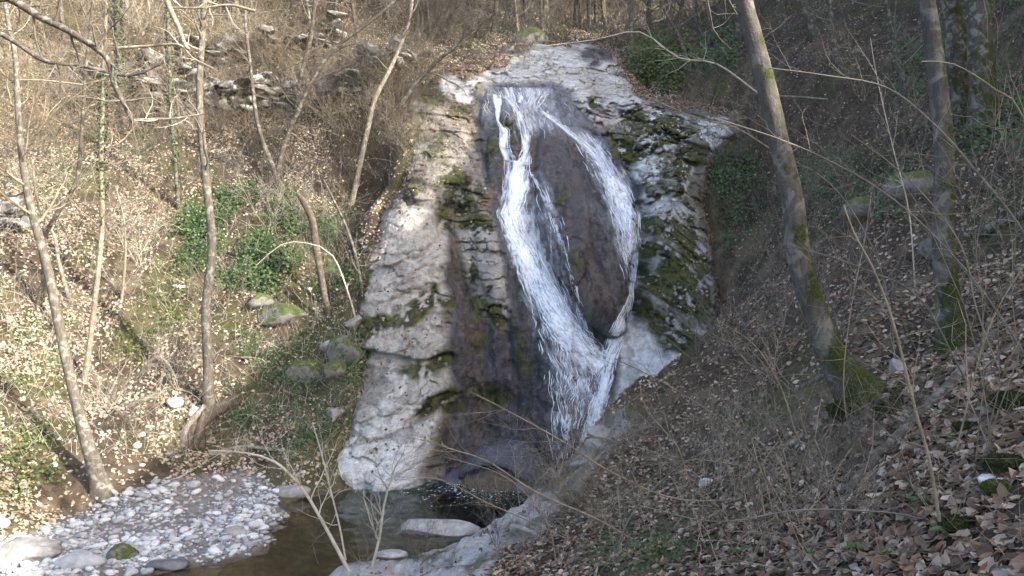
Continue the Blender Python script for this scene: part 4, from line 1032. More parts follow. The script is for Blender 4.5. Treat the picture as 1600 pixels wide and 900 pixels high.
def tree(name, label, path, widths, bark, d=None, moss=None, crown=None, seed=1, cat='tree', sides=18, step=.1, flare=1.5, ivy=None, lean=0.0, group=None, rock=False, lump=.07, top_extra=0.0):
    """path in photograph pixels; the foot stands on the ground under the first pixel"""
    foot = (hit(np.array([path[0][0]]), np.array([path[0][1]]))[0] if rock else g(*path[0][:2]))
    d0 = foot[1]
    pts = [P(px, py, d0 + lean * i / len(path)) for i, (px, py) in enumerate(path)]
    pts[0] = foot
    rad = [w * d0 / F * .39 for w in widths]
    v = pts[0] - pts[1]; v /= np.linalg.norm(v)
    pts = [pts[0] + v * .3 + np.array([0, 0, -.1])] + pts; rad = [rad[0]] + rad
    if top_extra:
        v = pts[-1] - pts[-2]; v /= np.linalg.norm(v); v[2] = abs(v[2]) + .4; v /= np.linalg.norm(v)
        pts += [pts[-1] + v * top_extra * .5, pts[-1] + v * top_extra]; rad += [rad[-1] * .75, rad[-1] * .4]
    X, R_ = smooth_path(pts, rad, step)
    e = empty(name, foot, label, cat, group)
    mossf = moss or (lambda s, a, z: .30 * np.exp(-s / .6))
    me = trunk_mesh('trunk', X - foot, R_, sides, mossf, seed, flare, lump)
    link('trunk', me, M[bark], e)
    if crown:
        r = random.Random(seed); out = []
        nl, f0, f1, Ls, kids, tw = crown
        for _ in range(nl):
            i = int((f0 + (f1 - f0) * r.random() ** .8) * (len(X) - 1)); a = r.uniform(0, 6.28); el = r.uniform(.1, .9)
            dr = (math.cos(a) * math.cos(el), math.sin(a) * math.cos(el) * .8, math.sin(el))
            p = X[i] - foot
            grow(r, tuple(p), dr, r.uniform(*Ls), max(.008, R_[i] * r.uniform(.25, .5)), 0, 2, out, kids, .2, .05, rmin=.0035)
        V, Fc = tubes(out)
        link('crown', mesh_np('crown', V, Fc), M[tw], e)
    if ivy:
        trunk_ivy('ivy', X, R_, e, *ivy, seed=seed, off=foot)
    return e, X, R_

CR_S = (9, .35, 1.0, (1.2, 2.6), (4, 3), 'twig_grey')
# --- left bank
tree('leaning_tree', 'grey leaning tree whose foot stands at the top of the gravel bar', [(158, 765), (122, 640), (97, 530), (72, 410), (45, 310), (30, 200), (24, 90), (12, 30), (0, -60), (-10, -160)], [34, 22, 20, 18, 16, 12, 10, 8, 7, 5], 'bark_l', seed=21, crown=(22, .3, 1, (1.4, 3.4), (5, 3), 'twig_tan'), lean=1.0, flare=1.5)
tree('slender_tree', 'slender grey sunlit tree rising from the split mossy stump', [(326, 655), (325, 570), (322, 480), (331, 390), (324, 300), (314, 200), (312, 130), (316, 60), (319, 0), (325, -140)], [24, 20, 18, 17, 16, 14, 13, 12, 11, 7], 'bark_l', seed=22, crown=(14, .45, 1, (1.2, 2.8), (5, 3), 'twig_grey'), flare=1.3)
tree('thin_tree', 'thin tree with ivy on its upper trunk left of the slender tree', [(132, 600), (145, 500), (156, 400), (160, 330), (158, 250), (160, 170), (163, 80), (170, -60)], [11, 10, 10, 9, 9, 8, 7, 5], 'bark_p', seed=23, crown=(12, .3, 1, (.9, 2.2), (5, 3), 'twig_tan'), ivy=(500, .45, .75), flare=1.3)
tree('pale_tree', 'pale sunlit leaning sapling above the big rock slab', [(551, 318), (560, 270), (575, 200), (586, 155), (606, 115), (622, 80), (640, 30), (646, -20)], [11, 10, 10, 9, 8, 7, 6, 5], 'bark_p', seed=24, crown=(10, .4, 1, (1.2, 2.6), (5, 3), 'twig_grey'), flare=1.2)
tree('ivy_tree', 'ivy clad trunk at the top of the left slope', [(195, 200), (188, 130), (184, 60), (180, -20), (178, -120)], [12, 12, 11, 10, 8], 'bark_d', seed=25, crown=(10, .3, 1, (1.4, 3), (5, 3), 'twig_grey'), ivy=(1500, .1, .95, ), flare=1.2)
tree('ivy_tree', 'thin ivy covered trunk left of the slender grey tree', [(279, 330), (274, 260), (268, 180), (264, 90), (262, 0), (262, -100)], [8, 8, 8, 7, 6, 5], 'bark_d', seed=26, crown=(8, .4, 1, (1.2, 2.6), (5, 3), 'twig_grey'), ivy=(700, .1, .75), flare=1.2)
tree('dark_tree', 'dark arching tree leaning right above the long ledge', [(432, 300), (440, 240), (465, 175), (500, 105), (530, 70), (590, 25), (640, -20)], [10, 10, 9, 8, 7, 6, 4], 'bark_d', seed=27, crown=(12, .3, 1, (1.2, 3), (5, 3), 'twig_dark'), flare=1.2)
tree('dark_tree', 'dark crooked tree leaning right over the upper left rock', [(595, 195), (625, 165), (650, 130), (690, 90), (730, 60), (770, 20)], [13, 10, 8, 7, 5, 4], 'bark_d', seed=28, crown=(14, .25, 1, (1.2, 2.8), (6, 4), 'twig_grey'), flare=1.2)
tree('dark_tree', 'slim dark tree at the upper left beside the ledge end', [(462, 180), (470, 120), (485, 60), (492, 0), (498, -90)], [10, 9, 9, 8, 6], 'bark_d', seed=29, crown=CR_S, flare=1.2)
tree('dark_tree', 'dark forked trunk leaning left on the left slope by the ivy', [(440, 300), (428, 265), (412, 225), (400, 180), (392, 110), (384, 40), (380, -60)], [12, 11, 9, 8, 7, 6, 5], 'bark_d', seed=30, crown=CR_S, flare=1.3)
tree('snag', 'broken rust brown dead trunk standing in the ivy', [(513, 495), (503, 440), (495, 390), (488, 345), (476, 318), (464, 302)], [12, 14, 15, 15, 13, 7], 'bark_o', seed=31, cat='dead tree', flare=1.2, lump=.22)
tree('snag', 'thin grey dead stem leaning left beside the broken brown trunk', [(570, 490), (560, 420), (545, 365), (520, 310), (505, 280)], [7, 7, 6, 5, 3], 'bark_d', seed=32, cat='dead tree', flare=1.1, crown=(5, .3, 1, (.5, 1.2), (3, 2), 'twig_grey'))
tree('broken_sapling', 'short curved mossy stem beside the broken brown trunk', [(458, 432), (452, 410), (440, 392), (432, 388)], [8, 8, 7, 4], 'bark_d', seed=33, cat='dead tree', moss=lambda s, a, z: .5 + 0 * s, flare=1.1)
tree('dark_tree', 'crooked dark tree left of the thin ivy clad tree', [(60, 480), (70, 430), (66, 380), (92, 330), (120, 280), (128, 200), (135, 100), (150, -40)], [12, 11, 10, 9, 8, 7, 6, 5], 'bark_d', seed=34, crown=(14, .25, 1, (1.2, 2.8), (6, 4), 'twig_tan'), flare=1.2)
tree('sapling', 'pale sapling growing close behind the leaning tree', [(108, 470), (92, 410), (85, 370), (60, 320), (50, 250)], [8, 7, 6, 5, 3], 'bark_p', seed=35, crown=(8, .25, 1, (.8, 1.8), (4, 3), 'twig_tan'), flare=1.1)
tree('sapling', 'thin bent sapling right of the thin ivy tree', [(190, 470), (196, 400), (193, 340), (180, 290)], [6, 5, 4, 3], 'bark_p', seed=36, crown=(8, .25, 1, (.8, 1.8), (4, 3), 'twig_tan'), flare=1.1)
# --- right bank
def moss_r1(s, a, z):
    return .40 * np.exp(-np.maximum(s - .35, 0) / .35) + .20 + .14 * np.cos(a - 2.4) * np.exp(-s / 5)
tree('big_tree', 'big leaning trunk with black moss blotches and a mossy foot on the right bank', [(1345, 628), (1302, 560), (1274, 490), (1248, 400), (1238, 310), (1216, 220), (1196, 130), (1178, 60), (1162, 0), (1140, -120), (1130, -260)], [84, 56, 49, 45, 42, 40, 37, 35, 33, 29, 24], 'bark_r', seed=41, sides=36, step=.035, moss=moss_r1, crown=(12, .7, 1, (1.2, 2.6), (5, 3), 'twig_grey'), flare=1.45, lump=.06)
def moss_r2(s, a, z):
    return .38 * np.exp(-np.maximum(s - .5, 0) / .5) + .19 + .16 * np.cos(a - 2.6)
tree('upright_tree', 'upright mossy trunk at far right catching sun near its top', [(1492, 540), (1482, 470), (1474, 390), (1475, 300), (1474, 220), (1466, 140), (1458, 70), (1449, 0), (1440, -130), (1432, -280)], [60, 46, 41, 38, 36, 34, 32, 30, 26, 20], 'bark_r', seed=42, sides=32, step=.04, moss=moss_r2, crown=(14, .6, 1, (1.2, 3.0), (5, 3), 'twig_grey'), flare=1.4, lump=.06)
tree('mossy_tree', 'dark mossy trunk just behind the upright trunk at top right', [(1510, 185), (1500, 120), (1494, 60), (1485, 0), (1478, -120)], [52, 44, 40, 38, 34], 'bark_d', seed=43, sides=24, moss=lambda s, a, z: .30 + .1 * np.cos(a - 3) + .2 * np.exp(-s), crown=(8, .6, 1, (2, 4), (5, 3), 'twig_grey'), flare=1.3)
tree('mossy_tree', 'thick dark mossy trunk nearest the top right corner', [(1540, 200), (1535, 120), (1530, 60), (1532, 0), (1534, -120)], [64, 46, 42, 40, 36], 'bark_d', seed=44, sides=24, moss=lambda s, a, z: .28 + .1 * np.cos(a - 3) + .25 * np.exp(-s), crown=(8, .6, 1, (2, 4), (5, 3), 'twig_grey'), flare=1.3)
for i, (pth, w, lab) in enumerate([
    ([(1275, 60), (1262, 20), (1255, -30), (1250, -100)], 22, 'dark trunk at the top right between the two big trunks'),
    ([(1312, 110), (1302, 60), (1296, 0), (1290, -80)], 12, 'slim trunk at top right beside the dark trunk'),
    ([(1120, 66), (1108, 30), (1098, -20), (1090, -80)], 9, 'slim pale trunk just left of the big leaning trunk'),
    ([(1098, 55), (1090, 20), (1085, -40)], 8, 'second slim trunk left of the big leaning trunk'),
    ([(1075, 110), (1062, 60), (1040, 20), (1022, -30)], 8, 'bent brown stem over the bushes right of the fall head'),
    ([(907, 45), (905, 10), (900, -40)], 9, 'pale birch like stem straight above the fall head'),
    ([(945, 40), (940, 0), (938, -50)], 6, 'thin grey stem above the fall head'),
    ([(1420, 150), (1400, 80), (1385, 0)], 9, 'slim leaning stem left of the upright trunk at the top'),
    ([(1230, 60), (1225, 20), (1215, -40)], 10, 'slim trunk right of the big leaning trunk at the top'),
    ([(672, 60), (668, 20), (662, -50)], 8, 'thin grey trunk high on the slope left of the fall head'),
    ([(560, 60), (552, 20), (545, -50)], 9, 'thin trunk at the top centre left behind the pale sapling'),
    ([(730, 40), (735, 0), (742, -50)], 7, 'thin trunk at the top just left of centre'),
    ([(100, 60), (96, 20), (90, -40)], 10, 'dim trunk near the top left corner'),
    ([(360, 40), (368, 0), (374, -50)], 9, 'dim trunk at the top above the pale ledge')]):
    tree('slim_tree', lab, pth, [w * (1 - .12 * k) for k in range(len(pth))], 'bark_l' if i in (2, 3, 5) else 'bark_d', seed=60 + i, sides=12, step=.2, crown=(12, .2, 1, (1.5, 3.5), (5, 3), 'twig_grey'), flare=1.2, top_extra=3.0)

# copies of two bare trees for the wooded hill behind and, unseen, added on the ridge to shade the gorge
def proto_tree(seed, h, rad, nl, kids=(6, 4), Ls=(1.6, 3.6)):
    r = random.Random(seed); out = []
    grow(r, (0, 0, -.4), (r.gauss(0, .08), r.gauss(0, .08), 1), h, rad, 1, 1, out, (0, 0), .06, .05, n=9)
    tr_ = out.pop(0); X = np.array(tr_[0]); R_ = np.array(tr_[1])
    X2, R2 = smooth_path(X, np.maximum(R_, .02), .35)
    trunk = trunk_mesh('trunk', X2, R2, 10, lambda s, a, z: .25 * np.exp(-s), seed, 1.3)
    for _ in range(nl):
        i = int((.25 + .75 * r.random()) * (len(X2) - 1)); a = r.uniform(0, 6.28); el = r.uniform(.2, 1.0)
        grow(r, tuple(X2[i]), (math.cos(a) * math.cos(el), math.sin(a) * math.cos(el), math.sin(el)), r.uniform(*Ls), max(.012, R2[i] * .45), 0, 2, out, kids, .18, .06, rmin=.006)
    V, Fc = tubes(out)
    return trunk, mesh_np('crown', V, Fc)
PT = [proto_tree(s, h, rd, n) for s, h, rd, n in ((501, 9, .11, 22), (502, 11, .14, 26), (503, 7, .08, 20), (504, 12, .16, 28))]
for k, (t_, c_) in enumerate(PT):
    t_.materials.append(M[('bark_l', 'bark_d', 'bark_p', 'bark_d')[k]]); c_.materials.append(M[('twig_grey', 'twig_grey', 'twig_tan', 'twig_dark')[k]])
def plant_tree(x, y, k, s, rz, label, group):
    e = empty('bare_tree', (x, y, float(H(x, y))), label, 'tree', group)
    e.rotation_euler = (0, 0, rz); e.scale = (s, s, s)
    link('trunk', PT[k][0], None, e); link('crown', PT[k][1], None, e)
r = random.Random(77)
cnt = 0; SEEN = set()
def LT(px, v):
    for n_ in range(4):
        lab = 'far bare tree ' + where(px, v, n_)
        if lab not in SEEN:
            break
    SEEN.add(lab)
    return lab
while cnt < 46:                                                     # behind and above the fall
    y = r.uniform(34, 58); px = r.uniform(-80, 1250); x = (px - 800) / F * y
    z = float(H(x, y)); v = 450 + (EYE - z) / y * F
    if not (0 < v < 85) or abs(px - 910) < 45 and y < 44:
        continue
    plant_tree(x, y, r.randrange(4), r.uniform(.75, 1.2), r.uniform(0, 6.28), LT(px, v), 'bare trees of the hill behind'); cnt += 1
for (x, y, k, s) in [(22, 12, 3, 1.2), (23, 15, 1, 1.3), (21, 17, 3, 1.2), (24.5, 18, 3, 1.4), (22, 20, 1, 1.3), (24, 22, 3, 1.3), (20, 23, 3, 1.2), (22, 26, 1, 1.3), (24, 13, 1, 1.1), (26, 16, 3, 1.3), (26, 20, 3, 1.3), (19, 19, 1, 1.0), (24, 8.5, 2, .9), (23, 3, 2, .9), (24, -3.5, 2, .8), (17, 14, 3, .9), (18.5, 25, 3, 1.1)]:
    plant_tree(x, y, k, s, r.uniform(0, 6.28), 'unseen bare tree added on the right ridge to shade the gorge', 'unseen shade trees of the right ridge')
# ------------------------------------------------------------------ bushes
def bush_mesh(seed, ns, h, spread, kids, rad, up=.02, arch=0.0, wig=.16):
    r = random.Random(seed); out = []
    for _ in range(ns):
        a = r.uniform(0, 6.28); t = r.uniform(.1, spread)
        grow(r, (r.gauss(0, .08), r.gauss(0, .08), -.08), (math.cos(a) * math.sin(t), math.sin(a) * math.sin(t), math.cos(t)), h * r.uniform(.5, 1.1), rad * r.uniform(.6, 1.1), 0, 2, out, kids, wig, up - arch * r.random(), n=7, ang=(.4, .9), rmin=rad * .3)
    V, Fc = tubes(out)
    return mesh_np('stems', V, Fc)
BM = [bush_mesh(600, 9, 2.4, 1.0, (6, 4), .012), bush_mesh(601, 12, 1.8, 1.2, (6, 4), .010, arch=.1), bush_mesh(602, 7, 3.0, .8, (7, 4), .015), bush_mesh(603, 14, 1.3, 1.3, (5, 3), .008, arch=.12), bush_mesh(604, 8, 2.2, 1.1, (6, 5), .011, arch=.08), bush_mesh(605, 8, 2.6, 1.15, (5, 3), .0055, arch=.10, wig=.17), bush_mesh(606, 6, 3.2, 1.0, (6, 3), .006, arch=.06, wig=.16)]
BMATS = ['twig_tan', 'twig_grey', 'twig_pale', 'twig_dark']
for me in BM:
    me.materials.append(M['twig_tan'])
def bush(p, i, mt, s, rz, label, group):
    e = empty('bare_shrub', p, label, 'shrub', group)
    e.rotation_euler = (0, 0, rz); e.scale = (s, s, s)
    o = link('stems', BM[i], None, e)
    o.material_slots[0].link = 'OBJECT'; o.material_slots[0].material = M[mt]
r = random.Random(91); USED = set()
def bushes(n, box, s, mats, label, group, poly=None, far=60, kinds=(0, 1, 2, 3, 4), on_rock=False):
    xs = []
    while len(xs) < n:
        px, py = r.uniform(box[0], box[2]), r.uniform(box[1], box[3])
        if poly is None or poly_mask(np.array([px]), np.array([py]), poly, 1)[0] > .5:
            xs.append((px, py))
    h_ = hit_ground([a for a, _ in xs], [b_ for _, b_ in xs])
    rk = hit_rock([a for a, _ in xs], [b_ for _, b_ in xs])
    for p, q in zip(h_, rk):
        if on_rock and not np.isnan(q[0]) and (np.isnan(p[0]) or q[1] < p[1]):
            p, q = q + np.array([0, .1, 0]), np.full(3, np.nan)
        if np.isnan(p[0]) or (not np.isnan(q[0]) and q[1] < p[1]) or p[2] < .15 or p[1] > far:
            continue
        if kinds[0] == 5 and 1180 < 800 + p[0] / p[1] * F < 1470 and 520 < 450 + (EYE - p[2]) / p[1] * F < 780:
            continue
        mt = r.choice(mats); sc_ = r.uniform(*s); u, v = to_px(p[0], p[1], p[2])
        size = 'low ' if sc_ < s[0] + .33 * (s[1] - s[0]) else ('tall ' if sc_ > s[0] + .67 * (s[1] - s[0]) else '')
        what = size + ('long stemmed ' if kinds[0] == 5 else '') + mt[5:] + (' shrub ' if kinds[0] == 5 else ' bare shrub ')
        lab = what + where(float(u), float(v)); n_ = 1
        while lab in USED and n_ < 4:
            lab = what + where(float(u), float(v), n_); n_ += 1
        USED.add(lab)
        bush(p, r.choice(kinds), mt, sc_, r.uniform(0, 6.28), lab, 'bare shrubs of the gorge')
bushes(66, (-60, 20, 660, 210), (.7, 1.25), ['twig_tan', 'twig_tan', 'twig_grey', 'twig_pale'], 'bare twiggy shrub among the ledges of the upper left slope', 'bare shrubs of the upper left slope')
bushes(36, (-60, 210, 560, 480), (.5, 1.0), ['twig_tan', 'twig_pale', 'twig_grey'], 'bare twiggy shrub on the sunlit middle of the left slope', 'bare shrubs of the left slope')
bushes(14, (100, 540, 500, 740), (.35, .65), ['twig_tan', 'twig_grey', 'twig_pale'], 'low bare shrub near the foot of the left slope', 'low shrubs above the gravel bar')
bushes(16, (450, 420, 600, 700), (.35, .7), ['twig_grey', 'twig_tan'], 'bare shrub along the left edge of the pale slab', 'shrubs beside the slab')
bushes(30, (640, -10, 1130, 75), (.9, 1.6), ['twig_tan', 'twig_grey', 'twig_grey'], 'bare grey shrub on the hill above the head of the fall', 'bare shrubs of the hill behind', far=70)
bushes(22, (990, 80, 1230, 330), (.5, 1.0), ['twig_grey', 'twig_tan', 'twig_dark'], 'bare shrub on the slope right of the upper fall', 'bare shrubs right of the fall')
bushes(9, (1060, 300, 1300, 600), (.45, .85), ['twig_grey', 'twig_tan', 'twig_grey'], 'fine twigged shrub on the right bank left of the big leaning trunk', 'bare shrubs of the right bank')
bushes(12, (1250, 20, 1600, 330), (.6, 1.1), ['twig_grey', 'twig_dark', 'twig_tan'], 'bare shrub high on the shaded right slope', 'bare shrubs of the right slope')
bushes(9, (780, 640, 1120, 880), (.30, .55), ['twig_tan', 'twig_grey', 'twig_tan'], 'spreading low shrub on the bank in front of the pool', 'low shrubs in front of the pool')
bushes(6, (1080, 600, 1330, 860), (.25, .45), ['twig_grey', 'twig_tan'], 'small bare shrub among dead leaves on the near right bank', 'small shrubs of the near bank')
bushes(8, (560, 820, 780, 890), (.30, .5), ['twig_tan', 'twig_grey'], 'thin bare shrub on the grey outcrop at the bottom', 'shrubs on the outcrop')

bushes(11, (1130, 330, 1640, 820), (.5, .95), ['twig_tan', 'twig_grey', 'twig_tan', 'twig_pale'], '', 'long stemmed shrubs of the right bank', kinds=(5, 6))
bushes(12, (1000, 120, 1330, 420), (.8, 1.3), ['twig_tan', 'twig_grey'], '', 'long stemmed shrubs right of the fall', kinds=(5, 6))
bushes(8, (800, 680, 1200, 880), (.4, .65), ['twig_tan', 'twig_pale'], '', 'long stemmed shrubs in front of the pool', kinds=(5, 6))

bushes(13, (860, 545, 1130, 760), (.22, .45), ['twig_tan', 'twig_grey', 'twig_pale'], '', '', poly=[(855, 765), (905, 705), (960, 655), (1030, 605), (1095, 560), (1135, 545), (1120, 600), (1000, 690), (900, 770)], kinds=(1, 3, 4))
bushes(18, (585, 110, 668, 335), (.35, .75), ['twig_tan', 'twig_grey', 'twig_pale'], '', '', on_rock=True)
bushes(12, (1080, 190, 1185, 340), (.3, .6), ['twig_tan', 'twig_grey'], '', '', on_rock=True)
bushes(9, (690, 85, 850, 118), (.4, .7), ['twig_tan', 'twig_grey'], '', '', on_rock=True)
bushes(9, (960, 70, 1060, 165), (.35, .6), ['twig_tan', 'twig_grey'], '', '', on_rock=True)

# ------------------------------------------------------------------ long shoots traced one by one
def shoot(name, label, path, w, d, mat, seed, cat='sapling', kids=10, klen=(.25, .7), dd=0.0):
    """first point is the foot; d = distance of the foot, dd = change of distance along the shoot"""
    foot = g(*path[0]) if d is None else P(path[0][0], path[0][1], d)
    if d is not None:
        foot[2] = max(foot[2], float(H(foot[0], foot[1])) - .05)
    d0 = foot[1]
    pts = [foot] + [P(px, py, d0 + dd * (i + 1) / len(path)) for i, (px, py) in enumerate(path[1:])]
    rad = [w * d0 / F * .3 * (1 - .75 * i / len(path)) for i in range(len(path))]
    X, R_ = smooth_path(pts, rad, .12 * d0 / 8)
    e = empty(name, foot, label, cat)
    Vt, Ft = tubes([(X - foot, R_, 7)])
    link('stem', mesh_np('stem', Vt, Ft), M[mat], e)
    r = random.Random(seed); out = []
    for _ in range(kids):
        i = int(r.uniform(.25, .98) * (len(X) - 1)); t = X[min(i + 1, len(X) - 1)] - X[i - 1]; t = t / np.linalg.norm(t)
        q = np.array([r.gauss(0, 1), r.gauss(0, 1), r.gauss(0, 1)]); dr = norm(tuple(t * .8 + q * .55))
        grow(r, tuple(X[i] - foot), dr, r.uniform(*klen), max(.0016, R_[i] * .55), 0, 1, out, (3, 2), .14, .03, rmin=.0014 * max(1, d0 / 6))
    V, Fc = tubes(out)
    link('twigs', mesh_np('twigs', V, Fc), M[mat], e)['kind'] = 'stuff'
shoot('young_shoot', 'straight tan shoot rising in front of the fallen log', [(1468, 815), (1452, 720), (1430, 640), (1408, 550), (1388, 480), (1362, 415), (1335, 365), (1318, 320)], 9.5, 4.0, 'twig_tan', 1, kids=8)
shoot('arching_branch', 'long arching bare stem crossing the upright trunk at right', [(1680, 520), (1600, 365), (1520, 262), (1460, 195), (1385, 137), (1290, 118), (1200, 106)], 9, 6.0, 'twig_grey', 2, kids=14, dd=.5)
shoot('arching_branch', 'thin stem curving down to the right edge from the upright trunk', [(1700, 430), (1600, 185), (1555, 140), (1490, 100), (1440, 96)], 6, 6.0, 'twig_tan', 3, kids=8)
shoot('arching_branch', 'long thin stem arching left in front of the big leaning trunk', [(1660, 700), (1560, 490), (1480, 390), (1380, 300), (1250, 230), (1120, 185)], 7, 5.0, 'twig_grey', 4, kids=14)
shoot('arching_branch', 'bare stem leaning left across the base of the upright trunk', [(1580, 730), (1520, 610), (1440, 470), (1350, 420), (1230, 380)], 6, 5.6, 'twig_grey', 5, kids=12)
shoot('arching_branch', 'slim stem rising to the right edge above the fallen log', [(1490, 760), (1530, 560), (1560, 480), (1610, 400)], 5, 5.0, 'twig_tan', 6, kids=8)
shoot('arching_branch', 'bare stem crossing the lower right corner almost level', [(1620, 850), (1500, 812), (1380, 800), (1250, 797), (1120, 815), (1000, 790)], 7, 4.2, 'twig_grey', 7, kids=14)
shoot('arching_branch', 'stem rising left from the near bank across the pool edge', [(1180, 860), (1060, 780), (960, 740), (880, 690), (790, 640), (735, 612)], 5, 7.0, 'twig_tan', 8, kids=14, klen=(.3, .9))
shoot('arching_branch', 'tan stem reaching left over the pool from the near bank', [(1010, 880), (930, 810), (840, 770), (760, 720), (700, 700), (690, 690)], 6, 8.0, 'twig_tan', 9, kids=14, klen=(.3, .9))
shoot('arching_branch', 'level stem over the rock in the pool from the near bank', [(900, 880), (840, 820), (760, 785), (690, 750), (620, 745)], 4, 10.0, 'twig_tan', 10, kids=12, klen=(.3, .8))
shoot('sapling', 'pale leaning sapling in front of the brown shallows', [(545, 892), (520, 845), (498, 805), (470, 760), (430, 722), (385, 708), (330, 704)], 11, 12.4, 'twig_pale', 11, kids=12, klen=(.4, 1.2))
shoot('sapling', 'upright pale sapling forking from the foot of the leaning one', [(540, 875), (530, 820), (515, 760), (500, 700), (488, 660)], 6, 12.5, 'twig_pale', 12, kids=10, klen=(.4, .9))
shoot('sapling', 'upright pale sapling on the grey outcrop by the pool', [(580, 895), (592, 845), (600, 790), (612, 745), (622, 720)], 9, 12.6, 'twig_pale', 13, kids=14, klen=(.5, 1.2))
shoot('arching_branch', 'bare bough reaching out of the slope over the upper fall rocks', [(1190, 150), (1120, 100), (1060, 90), (1000, 50), (930, 62), (850, 72)], 5, 27, 'twig_pale', 14, kids=12, klen=(.6, 1.6))
shoot('arching_branch', 'thin bough hanging across the right of the upper fall', [(1230, 250), (1150, 200), (1090, 185), (1030, 160), (985, 140)], 5, 24, 'twig_tan', 15, kids=16, klen=(.6, 1.6))
shoot('arching_branch', 'curved thin stem left of the slab arching over the ivy', [(560, 520), (548, 470), (520, 400), (480, 380), (440, 382), (400, 415)], 5, None, 'twig_pale', 16, kids=6)
for i, (pth, w, d, mt, lab) in enumerate([
    ([(1290, 780), (1250, 690), (1222, 610), (1180, 540), (1120, 500)], 5, 7.0, 'twig_tan', 'thin stem leaning left in front of the shrubs below the big trunk'),
    ([(1245, 840), (1200, 740), (1130, 660), (1040, 600), (960, 560)], 5, 6.2, 'twig_grey', 'long thin stem leaning left towards the smooth white rock'),
    ([(1330, 720), (1318, 600), (1330, 480), (1350, 380), (1362, 300)], 4, 6.5, 'twig_tan', 'thin upright stem just right of the big trunk foot'),
    ([(1400, 600), (1390, 480), (1360, 380), (1300, 290), (1220, 240)], 5, 8.0, 'twig_grey', 'thin stem bending left between the two big trunks'),
    ([(1560, 600), (1525, 480), (1500, 380), (1420, 280), (1330, 210)], 5, 6.5, 'twig_tan', 'thin stem bending left across the upright trunk'),
    ([(1430, 450), (1420, 330), (1395, 230), (1370, 120), (1360, 60)], 4, 11.0, 'twig_pale', 'pale thin stem rising left of the upright trunk'),
    ([(1130, 850), (1080, 760), (1060, 700), (1010, 640), (1000, 600)], 5, 7.5, 'twig_tan', 'thin crooked stem on the bank below the white rock'),
    ([(960, 870), (990, 800), (1060, 730), (1140, 690), (1220, 660)], 5, 7.5, 'twig_grey', 'thin stem rising right over the leaves at bottom centre'),
    ([(870, 890), (860, 830), (830, 780), (780, 740), (700, 715)], 4, 8.6, 'twig_tan', 'thin stem rising left above the rock in the pool')]):
    shoot('thin_sapling', lab, pth, w, d, mt, 40 + i, cat='sapling', kids=9, klen=(.25, .8))
# a tree outside the left edge whose limb reaches into the picture
def limb_tree():
    foot = np.array([-12.2, 15.4, float(H(-12.2, 15.4))])
    e = empty('limb_tree', foot, 'tree beyond the left edge whose dark limb reaches into the upper left', 'tree')
    X, R_ = smooth_path([foot, foot + (.1, 0, 4), foot + (-.1, .2, 8), P(-150, -60, 15.6), P(-190, -250, 15.6)], [.2, .17, .15, .13, .08], .2)
    link('trunk', trunk_mesh('trunk', X - foot, R_, 14, lambda s, a, z: .3 * np.exp(-s), 7, 1.4), M['bark_d'], e)
    r = random.Random(8)
    for path, w in [([(-150, -60), (-60, -40), (20, 0), (60, 25), (110, 50), (165, 88), (178, 130), (195, 165), (207, 190)], 14),
                    ([(-150, 0), (-60, 20), (0, 52), (30, 70), (70, 95), (130, 103), (200, 118), (250, 100)], 9)]:
        Xl, Rl = smooth_path([P(a, b_, 15.6) for a, b_ in path], [w * 15.6 / F * .5 * (1 - .6 * i / len(path)) for i in range(len(path))], .12)
        l_ = link('limb', trunk_mesh('limb', Xl - foot, Rl, 10, lambda s, a, z: 0 * s, 9, 1.0, .1), M['bark_d'], e)
        out = []
        for _ in range(16):
            i = int(r.uniform(.3, .98) * (len(Xl) - 1)); a = r.uniform(0, 6.28)
            grow(r, tuple(Xl[i] - foot), (math.cos(a) * .8, r.gauss(0, .4), math.sin(a) * .6 - .1), r.uniform(.5, 1.5), Rl[i] * .4, 0, 2, out, (4, 2), .2, 0, rmin=.004)
        V, Fc = tubes(out); link('twigs', mesh_np('twigs', V, Fc), M['twig_grey'], l_)['kind'] = 'stuff'
limb_tree()
def hung(label, path, w, d, seed):
    foot = P(*path[0], d); e = empty('broken_branch', foot, label, 'branch')
    X, R_ = smooth_path([P(a, b_, d) for a, b_ in path], [w * d / F * .5 * (1 - .6 * i / len(path)) for i in range(len(path))], .12)
    Vt, Ft = tubes([(X - foot, R_, 8)]); link('stem', mesh_np('stem', Vt, Ft), M['bark_p'], e)
    r = random.Random(seed); out = []
    for _ in range(6):
        i = int(r.uniform(.2, .98) * (len(X) - 1)); a = r.uniform(0, 6.28)
        grow(r, tuple(X[i] - foot), (math.cos(a), r.gauss(0, .3), math.sin(a)), r.uniform(.4, 1.0), R_[i] * .5, 0, 1, out, (3, 2), .2, 0, rmin=.004)
    V, Fc = tubes(out); link('twigs', mesh_np('twigs', V, Fc), M['twig_pale'], e)['kind'] = 'stuff'
for me_ in ('bark_p',):
    pass
hung('pale broken branch hanging down beside the slender tree top', [(240, -60), (262, 5), (278, 40), (290, 72), (298, 78)], 10, 19.8, 1)
hung('pale branch caught level across the slender tree top', [(400, 18), (360, 8), (318, 12), (270, 12)], 5, 20.1, 2)
hung('pale stub crossing the slender trunk below the hanging branch', [(210, 188), (250, 186), (275, 185), (318, 178)], 5, 20.0, 3)
hung('pale twig crossing behind the slender trunk', [(185, 75), (230, 72), (280, 70), (300, 90), (335, 108)], 5, 20.2, 4)

